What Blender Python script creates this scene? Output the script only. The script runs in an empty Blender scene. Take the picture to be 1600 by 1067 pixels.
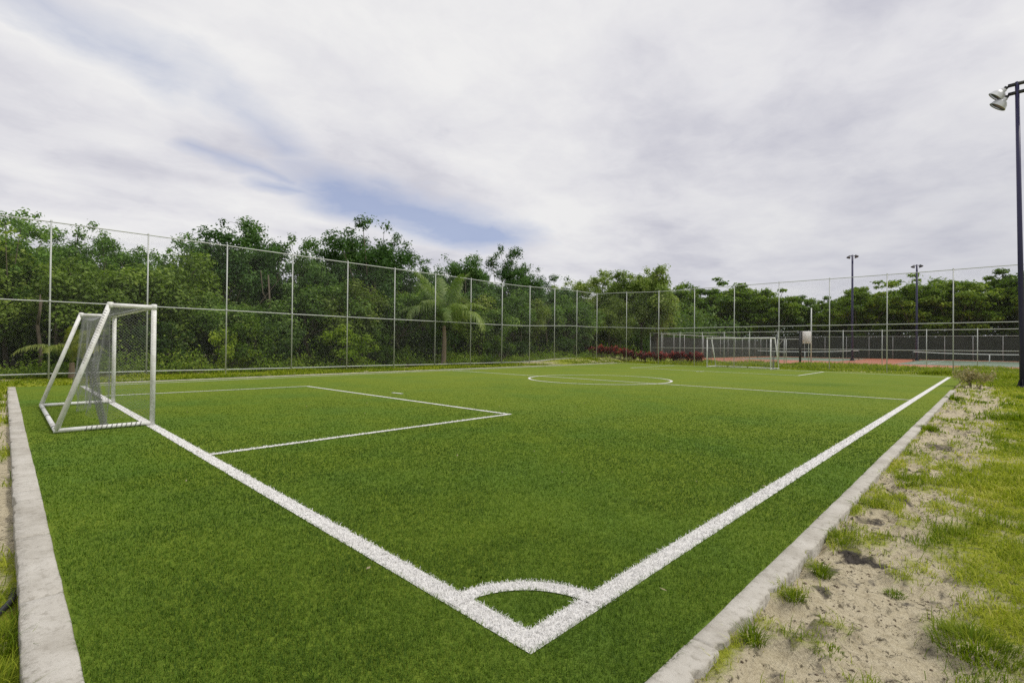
import bpy, math, random
import numpy as np
from mathutils import Vector, Matrix

SC = bpy.context.scene
COL = SC.collection
rng = np.random.default_rng(7)
random.seed(7)
PI = math.pi

# ------------------------------------------------------------------ helpers
def mk(name, V, polys, mats, parent=None, tint=None, attrs=None, smooth=False, mat_idx=None):
    """polys: list of (n,k) int arrays."""
    me = bpy.data.meshes.new(name)
    V = np.asarray(V, np.float32).reshape(-1, 3)
    polys = [np.asarray(p, np.int32) for p in polys if len(p)]
    me.vertices.add(len(V)); me.vertices.foreach_set('co', V.ravel())
    loops = np.concatenate([p.ravel() for p in polys])
    starts = []; s = 0
    for p in polys:
        n, k = p.shape
        starts.append(s + np.arange(n) * k); s += n * k
    starts = np.concatenate(starts).astype(np.int32)
    me.loops.add(len(loops)); me.loops.foreach_set('vertex_index', loops)
    me.polygons.add(len(starts)); me.polygons.foreach_set('loop_start', starts)
    if smooth:
        me.polygons.foreach_set('use_smooth', np.ones(len(starts), bool))
    if mat_idx is not None:
        me.polygons.foreach_set('material_index', np.asarray(mat_idx, np.int32))
    me.update(calc_edges=True)
    if tint is not None:
        a = me.attributes.new('tint', 'FLOAT', 'POINT'); a.data.foreach_set('value', np.asarray(tint, np.float32))
    for k, v in (attrs or {}).items():
        a = me.attributes.new(k, 'FLOAT', 'POINT'); a.data.foreach_set('value', np.asarray(v, np.float32))
    for m in (mats if isinstance(mats, (list, tuple)) else [mats]):
        me.materials.append(m)
    o = bpy.data.objects.new(name, me); COL.objects.link(o)
    if parent is not None: o.parent = parent
    return o

class MB:
    """collects verts + polys"""
    def __init__(s): s.V = []; s.P = {}; s.n = 0; s.T = []
    def add(s, V, P, tint=0.5):
        V = np.asarray(V, float).reshape(-1, 3); P = np.asarray(P, int)
        s.V.append(V); s.P.setdefault(P.shape[1], []).append(P + s.n); s.n += len(V)
        s.T.append(np.full(len(V), tint) if np.isscalar(tint) else np.asarray(tint))
    def build(s, name, mat, parent=None, smooth=False):
        return mk(name, np.concatenate(s.V), [np.concatenate(v) for v in s.P.values()], mat, parent,
                  tint=np.concatenate(s.T), smooth=smooth)
    def box(s, c, d, rz=0, M=None):
        x, y, z = [q / 2 for q in d]
        V = np.array([[a, b, e] for a in (-x, x) for b in (-y, y) for e in (-z, z)])
        if rz:
            cr, sr = math.cos(rz), math.sin(rz)
            V = np.stack([V[:, 0] * cr - V[:, 1] * sr, V[:, 0] * sr + V[:, 1] * cr, V[:, 2]], -1)
        if M is not None: V = V @ np.array(M).T
        s.add(V + np.array(c), [[0, 1, 3, 2], [4, 6, 7, 5], [0, 4, 5, 1], [2, 3, 7, 6], [0, 2, 6, 4], [1, 5, 7, 3]])
    def tube(s, pts, r, n=10, cap=True, tint=0.5):
        pts = np.asarray(pts, float); m = len(pts)
        R = np.full(m, r) if np.isscalar(r) else np.asarray(r, float)
        T = np.gradient(pts, axis=0) if m > 2 else np.repeat([pts[1] - pts[0]], 2, 0)
        T = T / (np.linalg.norm(T, axis=1, keepdims=True) + 1e-9)
        ref = np.array([0, 0, 1.]) if abs(T[0][2]) < .9 else np.array([1., 0, 0])
        u = np.cross(T[0], ref); u /= np.linalg.norm(u)
        a = np.arange(n) * 2 * PI / n
        V = []
        for i in range(m):
            u = u - T[i] * (u @ T[i]); u /= np.linalg.norm(u) + 1e-9
            v = np.cross(T[i], u)
            V.append(pts[i] + R[i] * (np.cos(a)[:, None] * u + np.sin(a)[:, None] * v))
        V = np.concatenate(V)
        i, j = np.meshgrid(np.arange(m - 1), np.arange(n), indexing='ij')
        j2 = (j + 1) % n
        Q = np.stack([i * n + j, i * n + j2, (i + 1) * n + j2, (i + 1) * n + j], -1).reshape(-1, 4)
        s.add(V, Q, tint)
        if cap:
            k = s.n - len(V)
            s.P.setdefault(n, []).append(np.array([list(range(k + n - 1, k - 1, -1)), list(range(k + (m - 1) * n, k + m * n))]))
    def lathe(s, prof, n=20, M=None, c=(0, 0, 0)):
        prof = np.asarray(prof, float); m = len(prof); a = np.arange(n) * 2 * PI / n
        V = np.concatenate([np.stack([p[0] * np.cos(a), p[0] * np.sin(a), np.full(n, p[1])], -1) for p in prof])
        if M is not None: V = V @ np.array(M).T
        i, j = np.meshgrid(np.arange(m - 1), np.arange(n), indexing='ij'); j2 = (j + 1) % n
        Q = np.stack([i * n + j, i * n + j2, (i + 1) * n + j2, (i + 1) * n + j], -1).reshape(-1, 4)
        s.add(V + np.array(c), Q)

def segs(A, B, r, n=3):
    """thin prisms for many segments"""
    A = np.asarray(A, float); B = np.asarray(B, float); T = B - A
    T = T / (np.linalg.norm(T, axis=1, keepdims=True) + 1e-9)
    ref = np.where(np.abs(T[:, 1:2]) < .8, [[0, 1., 0]], [[1., 0, 0]])
    u = np.cross(T, ref); u /= np.linalg.norm(u, axis=1, keepdims=True); v = np.cross(T, u)
    a = np.arange(n) * 2 * PI / n
    off = r * (np.cos(a)[None, :, None] * u[:, None] + np.sin(a)[None, :, None] * v[:, None])
    V = np.concatenate([A[:, None] + off, B[:, None] + off], 1)          # N,2n,3
    N = len(A); base = (np.arange(N) * 2 * n)[:, None, None]
    j = np.arange(n); j2 = (j + 1) % n
    Q = np.stack([j, j2, j2 + n, j + n], -1)[None] + base
    return V.reshape(-1, 3), Q.reshape(-1, 4)

def tag(o, label=None, cat=None, group=None, kind=None):
    if label: o['label'] = label
    if cat: o['category'] = cat
    if group: o['group'] = group
    if kind: o['kind'] = kind
    return o
def thing(name, label, cat, loc=(0, 0, 0), rz=0, group=None):
    o = bpy.data.objects.new(name, None); COL.objects.link(o)
    o.location = loc; o.rotation_euler = (0, 0, rz); o.empty_display_size = .2
    return tag(o, label, cat, group)
def dup(root, loc, rz=0, scale=None, label=None, group=None, color=None):
    r = root.copy(); COL.objects.link(r); r.location = loc; r.rotation_euler = (0, 0, rz)
    if scale is not None: r.scale = scale
    if label: r['label'] = label
    if group: r['group'] = group
    for ch in root.children:
        c = ch.copy(); COL.objects.link(c); c.parent = r
        if color: c.color = color
        for g in ch.children:
            d = g.copy(); COL.objects.link(d); d.parent = c
            if color: d.color = color
    return r

# numpy noise
_tab = np.random.default_rng(3).random((64, 256, 256)).astype(np.float32)
def vn(x, y, seed=0):
    t = _tab[seed % 64]; xi = np.floor(x).astype(int); yi = np.floor(y).astype(int)
    fx = x - xi; fy = y - yi; fx = fx * fx * (3 - 2 * fx); fy = fy * fy * (3 - 2 * fy)
    a = t[xi & 255, yi & 255]; b = t[(xi + 1) & 255, yi & 255]; c = t[xi & 255, (yi + 1) & 255]; d = t[(xi + 1) & 255, (yi + 1) & 255]
    return (a * (1 - fx) + b * fx) * (1 - fy) + (c * (1 - fx) + d * fx) * fy
def fbm(x, y, seed=0, o=4):
    s = 0; a = .5; w = 0
    for i in range(o):
        s = s + a * vn(x * 2 ** i + 17.3 * i, y * 2 ** i + 5.1 * i, seed + i); w += a; a *= .5
    return s / w
def sst(e0, e1, x):
    t = np.clip((x - e0) / (e1 - e0), 0, 1); return t * t * (3 - 2 * t)

# ------------------------------------------------------------------ materials
class NT:
    def __init__(s, name):
        s.m = bpy.data.materials.new(name); s.m.use_nodes = True
        s.t = s.m.node_tree; s.t.nodes.clear()
        s.out = s.n('ShaderNodeOutputMaterial')
    def n(s, typ, **kw):
        nd = s.t.nodes.new(typ)
        for k, v in kw.items(): setattr(nd, k, v)
        return nd
    def l(s, a, b): s.t.links.new(a, b)
    def math(s, op, a, b=None, c=None, clamp=False):
        nd = s.n('ShaderNodeMath', operation=op, use_clamp=clamp)
        for i, q in enumerate((a, b, c)):
            if q is None: continue
            if isinstance(q, (int, float)): nd.inputs[i].default_value = q
            else: s.l(q, nd.inputs[i])
        return nd.outputs[0]
    def attr(s, name): 
        nd = s.n('ShaderNodeAttribute'); nd.attribute_name = name; return nd.outputs['Fac']
    def noise(s, scale, vec=None, detail=4, rough=.55, dist=0, w=None):
        nd = s.n('ShaderNodeTexNoise'); nd.inputs['Scale'].default_value = scale; nd.inputs['Detail'].default_value = detail
        nd.inputs['Roughness'].default_value = rough; nd.inputs['Distortion'].default_value = dist
        if vec is not None: s.l(vec, nd.inputs['Vector'])
        return nd.outputs['Fac']
    def ramp(s, fac, stops):
        nd = s.n('ShaderNodeValToRGB'); cr = nd.color_ramp
        while len(cr.elements) < len(stops): cr.elements.new(.5)
        for e, (p, c) in zip(cr.elements, stops):
            e.position = p; e.color = (c, c, c, 1) if isinstance(c, (int, float)) else (*c, 1)
        s.l(fac, nd.inputs[0]); return nd.outputs[0]
    def mix(s, fac, a, b, blend='MIX'):
        nd = s.n('ShaderNodeMix', data_type='RGBA', blend_type=blend)
        for i, q in ((0, fac), (6, a), (7, b)):
            if isinstance(q, (int, float)): nd.inputs[i].default_value = q
            elif isinstance(q, tuple): nd.inputs[i].default_value = (*q, 1)
            else: s.l(q, nd.inputs[i])
        return nd.outputs[2]
    def pos(s): return s.n('ShaderNodeNewGeometry').outputs['Position']
    def mapping(s, vec, scale=(1, 1, 1), rot=(0, 0, 0)):
        nd = s.n('ShaderNodeMapping'); nd.inputs['Scale'].default_value = scale; nd.inputs['Rotation'].default_value = rot
        s.l(vec, nd.inputs['Vector']); return nd.outputs[0]
    def bsdf(s, col, rough=.6, spec=.3, metal=0, bump=None, bstr=.3, bdist=.02, **kw):
        nd = s.n('ShaderNodeBsdfPrincipled')
        for k, v in (('Base Color', col), ('Roughness', rough), ('Specular IOR Level', spec), ('Metallic', metal)):
            if isinstance(v, tuple): nd.inputs[k].default_value = (*v, 1)
            elif isinstance(v, (int, float)): nd.inputs[k].default_value = v
            else: s.l(v, nd.inputs[k])
        if bump is not None:
            b = s.n('ShaderNodeBump'); b.inputs['Strength'].default_value = bstr; b.inputs['Distance'].default_value = bdist
            s.l(bump, b.inputs['Height']); s.l(b.outputs[0], nd.inputs['Normal'])
        return nd
    def done(s, sh):
        s.l(sh.outputs[0] if hasattr(sh, 'outputs') else sh, s.out.inputs['Surface']); return s.m

def simple(name, col, rough=.6, spec=.3, metal=0, var=.15, scale=6, bstr=.1):
    t = NT(name); n = t.noise(scale, t.n('ShaderNodeTexCoord').outputs['Object'])
    lo = tuple(c * (1 - var) for c in col); hi = tuple(c * (1 + var) for c in col)
    return t.done(t.bsdf(t.mix(n, lo, hi), rough, spec, metal, bump=n, bstr=bstr))

def leaf_mat(name, stops, rough=.5, spec=.25, trans=.3, tmul=(1.3, 1.5, .6), inst=.35):
    """foliage: per-leaf tint attribute, per-object variation, some light through the leaf"""
    t = NT(name); a = t.attr('tint')
    oi = t.n('ShaderNodeObjectInfo')
    r = t.math('MULTIPLY_ADD', t.math('SUBTRACT', oi.outputs['Random'], .5), inst, a)
    col = t.ramp(r, stops)
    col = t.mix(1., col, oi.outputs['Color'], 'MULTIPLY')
    p = t.bsdf(col, rough, spec)
    tr = t.n('ShaderNodeBsdfTranslucent'); t.l(t.mix(1., col, tmul, 'MULTIPLY'), tr.inputs[0])
    mx = t.n('ShaderNodeMixShader'); mx.inputs[0].default_value = trans
    t.l(p.outputs[0], mx.inputs[1]); t.l(tr.outputs[0], mx.inputs[2])
    return t.done(mx)

M = {}
M['leaf'] = leaf_mat('broad_leaves', [(0, (.036, .072, .018)), (.45, (.1, .175, .04)), (.8, (.175, .26, .062)), (1, (.28, .34, .1))], spec=.15)
M['leaf_light'] = leaf_mat('light_leaves', [(0, (.06, .095, .02)), (.5, (.155, .21, .045)), (1, (.3, .33, .09))], spec=.15)
M['leaf_canopy'] = leaf_mat('canopy_leaves', [(0, (.04, .08, .011)), (.5, (.115, .185, .022)), (1, (.27, .33, .05))], spec=.15)
M['shrub'] = leaf_mat('shrub_leaves', [(0, (.045, .09, .012)), (.5, (.12, .2, .022)), (1, (.27, .33, .045))], spec=.15)
M['shrub_bright'] = leaf_mat('bright_shrub_leaves', [(0, (.09, .16, .015)), (.5, (.24, .34, .03)), (1, (.42, .48, .06))], spec=.12)
M['weed'] = leaf_mat('weed_leaves', [(0, (.08, .15, .018)), (.5, (.2, .3, .033)), (1, (.36, .42, .065))], spec=.15)
M['palm'] = leaf_mat('palm_leaflets', [(0, (.06, .125, .03)), (.5, (.145, .22, .058)), (1, (.3, .36, .12))])
M['ti'] = leaf_mat('red_leaves', [(0, (.025, .01, .015)), (.5, (.085, .02, .028)), (.85, (.21, .045, .048)), (1, (.4, .1, .07))], tmul=(1.4, .7, .7))
M['dry'] = leaf_mat('dry_weed', [(0, (.09, .11, .035)), (.5, (.2, .2, .09)), (1, (.36, .3, .19))], tmul=(1.2, 1.1, .8))
M['turf'] = leaf_mat('turf_blades', [(0, (.042, .086, .009)), (.5, (.112, .19, .018)), (1, (.218, .3, .04))], rough=.55, spec=.08, trans=.25, inst=0)
M['verge'] = leaf_mat('verge_blades', [(0, (.09, .15, .008)), (.4, (.225, .275, .022)), (.8, (.4, .425, .045)), (1, (.56, .5, .16))], rough=.6, spec=.06, trans=.3, inst=0)
M['bark'] = simple('bark', (.13, .105, .08), .85, .15, var=.4, scale=9, bstr=.4)
M['palm_bark'] = simple('palm_bark', (.24, .18, .13), .85, .15, var=.35, scale=7, bstr=.4)
M['galv'] = simple('galvanised_steel', (.54, .56, .54), .5, .4, .2, var=.12, scale=3)
M['wire'] = simple('chain_wire', (.30, .32, .30), .55, .3, .3, var=.08, scale=1)
M['navy'] = simple('navy_paint', (.03, .028, .085), .4, .4, var=.2, scale=2)
M['black'] = simple('black_steel', (.03, .03, .034), .45, .4, var=.2)
M['lamp'] = simple('lamp_housing', (.62, .63, .64), .4, .5, .3, var=.06)
M['lens'] = simple('lamp_glass', (.06, .065, .07), .15, .6, var=.2)
M['rope'] = simple('net_twine', (.27, .28, .27), .75, .2, var=.15)
M['rope_dark'] = simple('old_twine', (.2, .2, .19), .8, .2, var=.5, scale=12)
M['band'] = simple('net_tape', (.8, .8, .77), .7, .2, var=.06)
M['net_dark'] = simple('dark_net', (.03, .032, .03), .8, .2)
M['sign'] = simple('sign_white', (.93, .93, .92), .7, .1, var=.01, scale=2)
M['print'] = simple('sign_print', (.5, .5, .5), .5, .3, var=.1, scale=3)
M['hose'] = simple('black_pipe', (.02, .021, .024), .4, .4)
M['windscreen'] = None

t = NT('sign_plastic'); p_ = t.bsdf((.93, .93, .92), .6, .15); tr_ = t.n('ShaderNodeBsdfTranslucent'); tr_.inputs[0].default_value = (.9, .9, .88, 1)
mx_ = t.n('ShaderNodeMixShader'); mx_.inputs[0].default_value = .8; t.l(p_.outputs[0], mx_.inputs[1]); t.l(tr_.outputs[0], mx_.inputs[2]); M['sign'] = t.done(mx_)
t = NT('windscreen_cloth'); n = t.noise(.35, t.pos(), 5); n2 = t.noise(4, t.pos(), 3)
M['windscreen'] = t.done(t.bsdf(t.mix(n, (.022, .03, .026), (.05, .052, .046)), .85, .1, bump=n2, bstr=.3))

# white goal tubing: paint worn and grimy
t = NT('goal_paint'); tc = t.n('ShaderNodeTexCoord').outputs['Object']
n = t.noise(5, tc, 6, .65); n2 = t.noise(24, tc, 4)
c = t.mix(t.ramp(n, [(.42, 0), (.66, 1)]), (.82, .82, .8), (.6, .59, .54))
c = t.mix(t.math('MULTIPLY', t.ramp(n2, [(.62, 0), (.74, 1)]), .5), c, (.25, .24, .2))
M['goal'] = t.done(t.bsdf(c, .42, .4, bump=n2, bstr=.1))

# concrete kerb
t = NT('kerb_concrete'); P = t.pos(); n = t.noise(2.2, P, 8, .65); n2 = t.noise(20, P, 7, .72); n3 = t.noise(110, P, 4, .75)
c = t.ramp(n, [(.3, (.33, .305, .255)), (.5, (.48, .455, .40)), (.7, (.58, .555, .5))])
c = t.mix(t.math('MULTIPLY', t.ramp(n2, [(.53, 0), (.66, 1)]), .45), c, (.18, .16, .12))
c = t.mix(t.math('MULTIPLY', t.ramp(n3, [(.5, 0), (.75, 1)]), .4), c, (.34, .31, .25))
n4 = t.noise(33, P, 6, .7)
dm = t.math('MULTIPLY', t.math('SUBTRACT', t.math('ADD', t.math('MULTIPLY', t.attr('dirt'), .62), t.math('MULTIPLY', t.math('SUBTRACT', n4, .5), 1.9)), .38), 1.6, clamp=True)
c = t.mix(t.math('MULTIPLY', dm, .8), c, (.125, .11, .075))
h = t.math('ADD', t.math('MULTIPLY', n2, .6), n3)
M['kerb'] = t.done(t.bsdf(c, .9, .15, bump=h, bstr=.5, bdist=.012))

# white turf lines
t = NT('line_white'); a = t.attr('tint'); P = t.pos(); n = t.noise(9, P, 5, .6)
c = t.ramp(a, [(0, (.45, .44, .40)), (.5, (.69, .68, .655)), (1, (.8, .79, .77))])
c = t.mix(t.math('MULTIPLY', t.ramp(n, [(.55, 0), (.75, 1)]), .3), c, (.5, .5, .42))
M['line'] = t.done(t.bsdf(c, .6, .25))

# artificial turf sheet under the blades
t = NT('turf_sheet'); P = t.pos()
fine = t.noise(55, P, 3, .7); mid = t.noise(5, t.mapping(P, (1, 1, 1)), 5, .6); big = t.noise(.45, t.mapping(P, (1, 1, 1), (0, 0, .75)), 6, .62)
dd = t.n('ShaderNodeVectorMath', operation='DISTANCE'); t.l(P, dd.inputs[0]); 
far = t.attr('far_light_tint')
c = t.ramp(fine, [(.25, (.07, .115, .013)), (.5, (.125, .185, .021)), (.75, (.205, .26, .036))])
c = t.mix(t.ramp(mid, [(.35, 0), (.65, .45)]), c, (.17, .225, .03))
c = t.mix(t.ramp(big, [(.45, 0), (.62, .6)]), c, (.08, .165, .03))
c = t.mix(t.math('MULTIPLY', far, .55), c, (.2, .24, .038))  # paler green paints in the brighter look of the distant turf
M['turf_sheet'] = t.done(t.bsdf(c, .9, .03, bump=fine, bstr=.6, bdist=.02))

# ground: sand, dark soil, grass, forest litter by mesh attributes
t = NT('ground_soil'); P = t.pos()
n = t.noise(1.6, P, 6, .6); n2 = t.noise(18, P, 6, .65); n3 = t.noise(90, P, 4, .7)
sand = t.ramp(n2, [(.25, (.30, .25, .16)), (.42, (.52, .455, .31)), (.7, (.64, .57, .41))])
n4 = t.noise(34, t.mapping(P, (1, .6, 1)), 5, .72, .6); n5 = t.noise(7, P, 4, .6)
sand = t.mix(t.math('MULTIPLY', t.ramp(n3, [(.5, 0), (.72, 1)]), .45), sand, (.25, .19, .11))
spk = t.math('MULTIPLY', t.ramp(n4, [(.56, 0), (.64, 1)]), t.ramp(n5, [(.44, .08), (.6, .95)]))
sand = t.mix(spk, sand, (.075, .055, .03))
soil = t.ramp(n2, [(.3, (.04, .035, .03)), (.7, (.12, .105, .09))])
grs = t.ramp(n2, [(.3, (.12, .16, .014)), (.5, (.25, .29, .02)), (.72, (.4, .41, .06))])
lit = t.ramp(n2, [(.3, (.02, .018, .01)), (.7, (.08, .065, .035))])
sm = t.math('MULTIPLY', t.math('SUBTRACT', t.math('MULTIPLY_ADD', t.math('SUBTRACT', n2, .5), 1.6, t.attr('soil')), .28), 2.2, clamp=True); c = t.mix(sm, sand, soil); gmk = t.math('MULTIPLY', t.math('SUBTRACT', t.math('MULTIPLY_ADD', t.math('SUBTRACT', n2, .5), 1.5, t.attr('grass')), .22), 1.6, clamp=True); c = t.mix(gmk, c, grs); c = t.mix(t.attr('litter'), c, lit)
h = t.math('SUBTRACT', t.math('ADD', t.math('MULTIPLY', n2, 1.2), t.math('MULTIPLY', n3, .6)), t.math('MULTIPLY', spk, .9))
M['ground'] = t.done(t.bsdf(c, .92, .12, bump=h, bstr=.9, bdist=.03))

# tennis court paint
def court_mat(name, a, b):
    t = NT(name); P = t.pos(); n = t.noise(.5, P, 5, .6); n2 = t.noise(9, P, 4)
    return t.done(t.bsdf(t.mix(t.ramp(n, [(.35, 0), (.65, 1)]), a, b), .45, .4, bump=n2, bstr=.1))
M['court_red'] = court_mat('court_red', (.40, .12, .065), (.48, .2, .12))
M['court_green'] = court_mat('court_green', (.12, .19, .125), (.2, .26, .185))
M['court_line'] = court_mat('court_line', (.7, .7, .68), (.8, .8, .78))

# ------------------------------------------------------------------ ground
TP = [(-1.005, .215), (-1.005, 35.4), (-23.2, 38.1), (-21.28, .215)]     # turf outline
Xb_y = [0, 3, 4.5, 7, 10, 14, 17, 22, 27, 29, 33]; Xb_x = [.1, -.22, -.42, -.36, -.30, -.05, .1, .12, -.1, -.7, -1.2]
def grass_mask(X, Y):
    xb = np.interp(Y, Xb_y, Xb_x)
    g = sst(-.28, .3, X - xb + (fbm(X * 3, Y * 1.6, 1) - .5) * .9)
    g = g * sst(.2, .62, fbm(X * 4.5, Y * 3, 9) + .22 * sst(0, .6, X - xb))
    ed = sst(.13, 0, X + .90) * sst(.44, .62, fbm(X * .8, Y * 1.7, 5)) * .9      # grass along the kerb
    wisp = sst(.5, .72, fbm(X * 5, Y * 4, 13)) * .6
    mid = sst(3.6, 4.6, Y) * sst(10.5, 8, Y) * sst(.42, .6, fbm(X * 6, Y * 3.2, 15)) * .75
    g = np.maximum(np.maximum(g, ed), np.maximum(wisp, mid))
    g = np.where(Y > 29, np.maximum(g, sst(28.5, 31, Y + (fbm(X, Y, 3) - .5) * 2)), g)
    # left strip beyond the kerb
    gl = sst(.42, .62, fbm(X * 1.5, Y * 4, 21) + .28 * sst(-5.5, -3.6, X) + .1 * sst(-17, -20, X))
    g = np.where((Y < .1) & (X < -1.4), gl, g)
    # outer strips
    g = np.where(X < -21.6, sst(.2, .42, fbm(X * 1.3, Y * .5, 30)), g)
    return np.clip(g, 0, 1)
def soil_mask(X, Y):
    s = 0
    for cx, cy, rx, ry, w in ((-.64, 4.15, .2, .055, .8), (-.6, 4.75, .2, .05, .65), (-.74, 5.2, .12, .1, .6), (-.68, 6.0, .15, .12, .8), (-.74, 6.35, .1, .1, .6), (-.5, 6.6, .14, .1, .5), (-.66, 7.5, .17, .14, .7), (-.45, 8.6, .13, .2, .55), (-.72, 3.45, .08, .06, .5),
                              (-.75, 19.0, .12, 1.2, .6), (-.2, 2.75, .1, .08, .6), (-.55, 9.6, .2, .5, .5)):
        d = np.sqrt(((X - cx) / rx) ** 2 + ((Y - cy) / ry) ** 2)
        s = np.maximum(s, min(1, w * 1.25) * sst(1.35, .5, d + (fbm(X * 12, Y * 9, 41) - .5) * 2.2))
    s = np.maximum(s, .55 * sst(.6, .7, fbm(X * 13, Y * 7, 51)))
    return np.clip(s, 0, 1)
def litter_mask(X, Y):
    l = sst(-27.2, -28.6, X + (fbm(X, Y, 33) - .5) * 1.2) * .95
    return np.maximum(l, sst(94.5, 97, Y))
def gz(X, Y):
    z = -.075 + (fbm(X * 1.7, Y * 1.7, 60) - .5) * .05 + (fbm(X * 8, Y * 8, 61, 3) - .5) * .022 * sst(-1.3, -1., X) * sst(40, 20, Y) + (fbm(X * 14, Y * 12, 66, 2) - .5) * .024 * sst(-1.1, -.9, X) * sst(14, 8, Y)
    z = z + .05 * sst(.0, .25, grass_mask(X, Y)) * sst(-1.1, -.9, X)
    z = z + .42 * sst(27, 35, Y) * sst(-23.5, -26, X) * sst(60, 48, Y) + .25 * sst(-27, -33, X)
    z = np.where((np.abs(X) > 60) | (Y > 110) | (Y < -30), -.07, z)
    z = np.where((Y > 52.2) & (Y < 95) & (X > -29), -.07, z)
    inside = (X < -1.2) & (X > -21.0) & (Y > .4) & (Y < 34.5)
    return np.where(inside, -.09, z)
xs = np.concatenate([[-1500, -500, -200, -110, -80], np.arange(-60, -26, 1.), np.arange(-26, -1.3, .16), np.arange(-1.3, 1.8, .035), np.arange(1.8, 8, .5), [10, 14, 20, 30, 50, 90, 200, 500, 1500]])
ys = np.concatenate([[-600, -200, -60, -30, -15, -8, -4, -2.4], np.arange(-1.6, .2, .06), np.arange(.2, 16, .045), np.arange(16, 32, .14), np.arange(32, 56, .4), np.arange(56, 112, 2.), [120, 140, 180, 260, 400, 800, 1500]])
GX, GY = np.meshgrid(xs, ys, indexing='ij'); nx, ny = GX.shape
i, j = np.meshgrid(np.arange(nx - 1), np.arange(ny - 1), indexing='ij')
Q = np.stack([i * ny + j, (i + 1) * ny + j, (i + 1) * ny + j + 1, i * ny + j + 1], -1).reshape(-1, 4)
gx, gy = GX.ravel(), GY.ravel()
gm = grass_mask(gx, gy); far_g = (gy > 33) | (gx > 2.2) | (gy < -1.2)
gm = np.where(far_g, np.clip(.75 + (fbm(gx * .7, gy * .7, 8) - .5), .3, 1), gm)
o = mk('ground', np.stack([gx, gy, gz(gx, gy)], -1), [Q], M['ground'], attrs=dict(grass=gm * .85, soil=soil_mask(gx, gy) * (gx > -1) , litter=litter_mask(gx, gy)), smooth=True)
tag(o, kind='structure')

# turf sheet (fine enough to carry the painted far brightening)
nu, nv = 60, 90
U, Vv = np.meshgrid(np.linspace(0, 1, nu), np.linspace(0, 1, nv), indexing='ij')
p0, p1, p2, p3 = [np.array(q) for q in TP]
XY = (p0[None, None] * (1 - U[..., None]) + p3[None, None] * U[..., None]) * (1 - Vv[..., None]) + (p1[None, None] * (1 - U[..., None]) + p2[None, None] * U[..., None]) * Vv[..., None]
tx, ty = XY[..., 0].ravel(), XY[..., 1].ravel()
def far_light_tint(X, Y):     # brighter light on the far half painted as paler colour, random greener bands between
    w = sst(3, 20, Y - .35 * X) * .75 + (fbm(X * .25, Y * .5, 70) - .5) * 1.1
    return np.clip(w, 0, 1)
i, j = np.meshgrid(np.arange(nu - 1), np.arange(nv - 1), indexing='ij')
Q = np.stack([i * nv + j, i * nv + j + 1, (i + 1) * nv + j + 1, (i + 1) * nv + j], -1).reshape(-1, 4)
tag(mk('artificial_turf', np.stack([tx, ty, 0 * tx], -1), [Q], M['turf_sheet'], attrs=dict(far_light_tint=far_light_tint(tx, ty))), kind='structure')

# ------------------------------------------------------------------ pitch markings
CA = (-1.565, 1.75); CB = (-1.56, 33.55); CC = (-20.55, 1.76); CD = (-22.55, 36.5)
def lerp(a, b, t): return (a[0] + (b[0] - a[0]) * t, a[1] + (b[1] - a[1]) * t)
def far_y(x): return CB[1] + (CD[1] - CB[1]) * (x - CB[0]) / (CD[0] - CB[0])
W1, W2 = .135, .095
marks = {   # name: list of polylines, width
    'touch_line': ([[CA, CB]], W1), 'goal_line': ([[CA, CC]], W1),
    'touch_line_far': ([[CC, CD]], W2), 'goal_line_far': ([[CB, CD]], W2),
    'halfway_line': ([[(-1.64, 17.47), (-21.7, 17.26)]], W2),
    'penalty_box': ([[(-7.02, 1.83), (-7.06, 7.19), (-16.2, 6.99), (-16.5, 1.8)]], W2),
    'penalty_box_far': ([[(-7.25, far_y(-7.25)), (-7.12, 28.4), (-17.3, 29.2), (-17.4, far_y(-17.4))]], W2),
    'centre_circle': ([[(-12.1 + 2.98 * math.cos(a), 17.8 + 2.98 * math.sin(a)) for a in np.linspace(0, 2 * PI, 97)]], W2),
    'corner_arc': ([[(CA[0] + .54 * math.cos(a), CA[1] + .54 * math.sin(a)) for a in np.linspace(PI / 2, PI, 25)]], .105),
    'penalty_spot': ([[(-12.45, 7.9), (-12.1, 7.93)]], .1), 'penalty_spot_far': ([[(-12.3, 28.1), (-12.0, 28.15)]], .14),
}
def dist_poly(X, Y, pl):
    d = np.full(X.shape, 9e9)
    for a, b in zip(pl[:-1], pl[1:]):
        ax, ay = a; dx, dy = b[0] - ax, b[1] - ay; L2 = dx * dx + dy * dy
        tt = np.clip(((X - ax) * dx + (Y - ay) * dy) / L2, 0, 1)
        d = np.minimum(d, np.hypot(X - ax - tt * dx, Y - ay - tt * dy))
    return d

# blade positions over the turf: nearer = denser and finer
def wedge(n, r0, r1, a0=85, a1=184):
    r = np.sqrt(rng.random(n) * (r1 * r1 - r0 * r0) + r0 * r0); a = np.radians(a0 + (a1 - a0) * rng.random(n))
    return r * np.cos(a), r * np.sin(a), r
def area(r0, r1, a0=85, a1=184): return .5 * math.radians(a1 - a0) * (r1 * r1 - r0 * r0)
def in_turf(X, Y):
    e = fbm(X * 6, Y * 6, 77) * .05 - .02
    return (X < -1.035 + e) & (Y > .265 - e) & (X > -21.3 - (Y * .052)) & (Y < 35.4 - (X + 1.03) * .12)
NB = 720000
br = .95 * (24 / .95) ** rng.random(NB); keep = rng.random(NB) < np.clip((br / 3.0) ** 2, 0, 1) ** .75
br = br[keep]; ba = np.radians(83 + 103 * rng.random(len(br)))
bx, by = br * np.cos(ba), br * np.sin(ba)
k = in_turf(bx, by); bx, by, br = bx[k], by[k], br[k]
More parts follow.
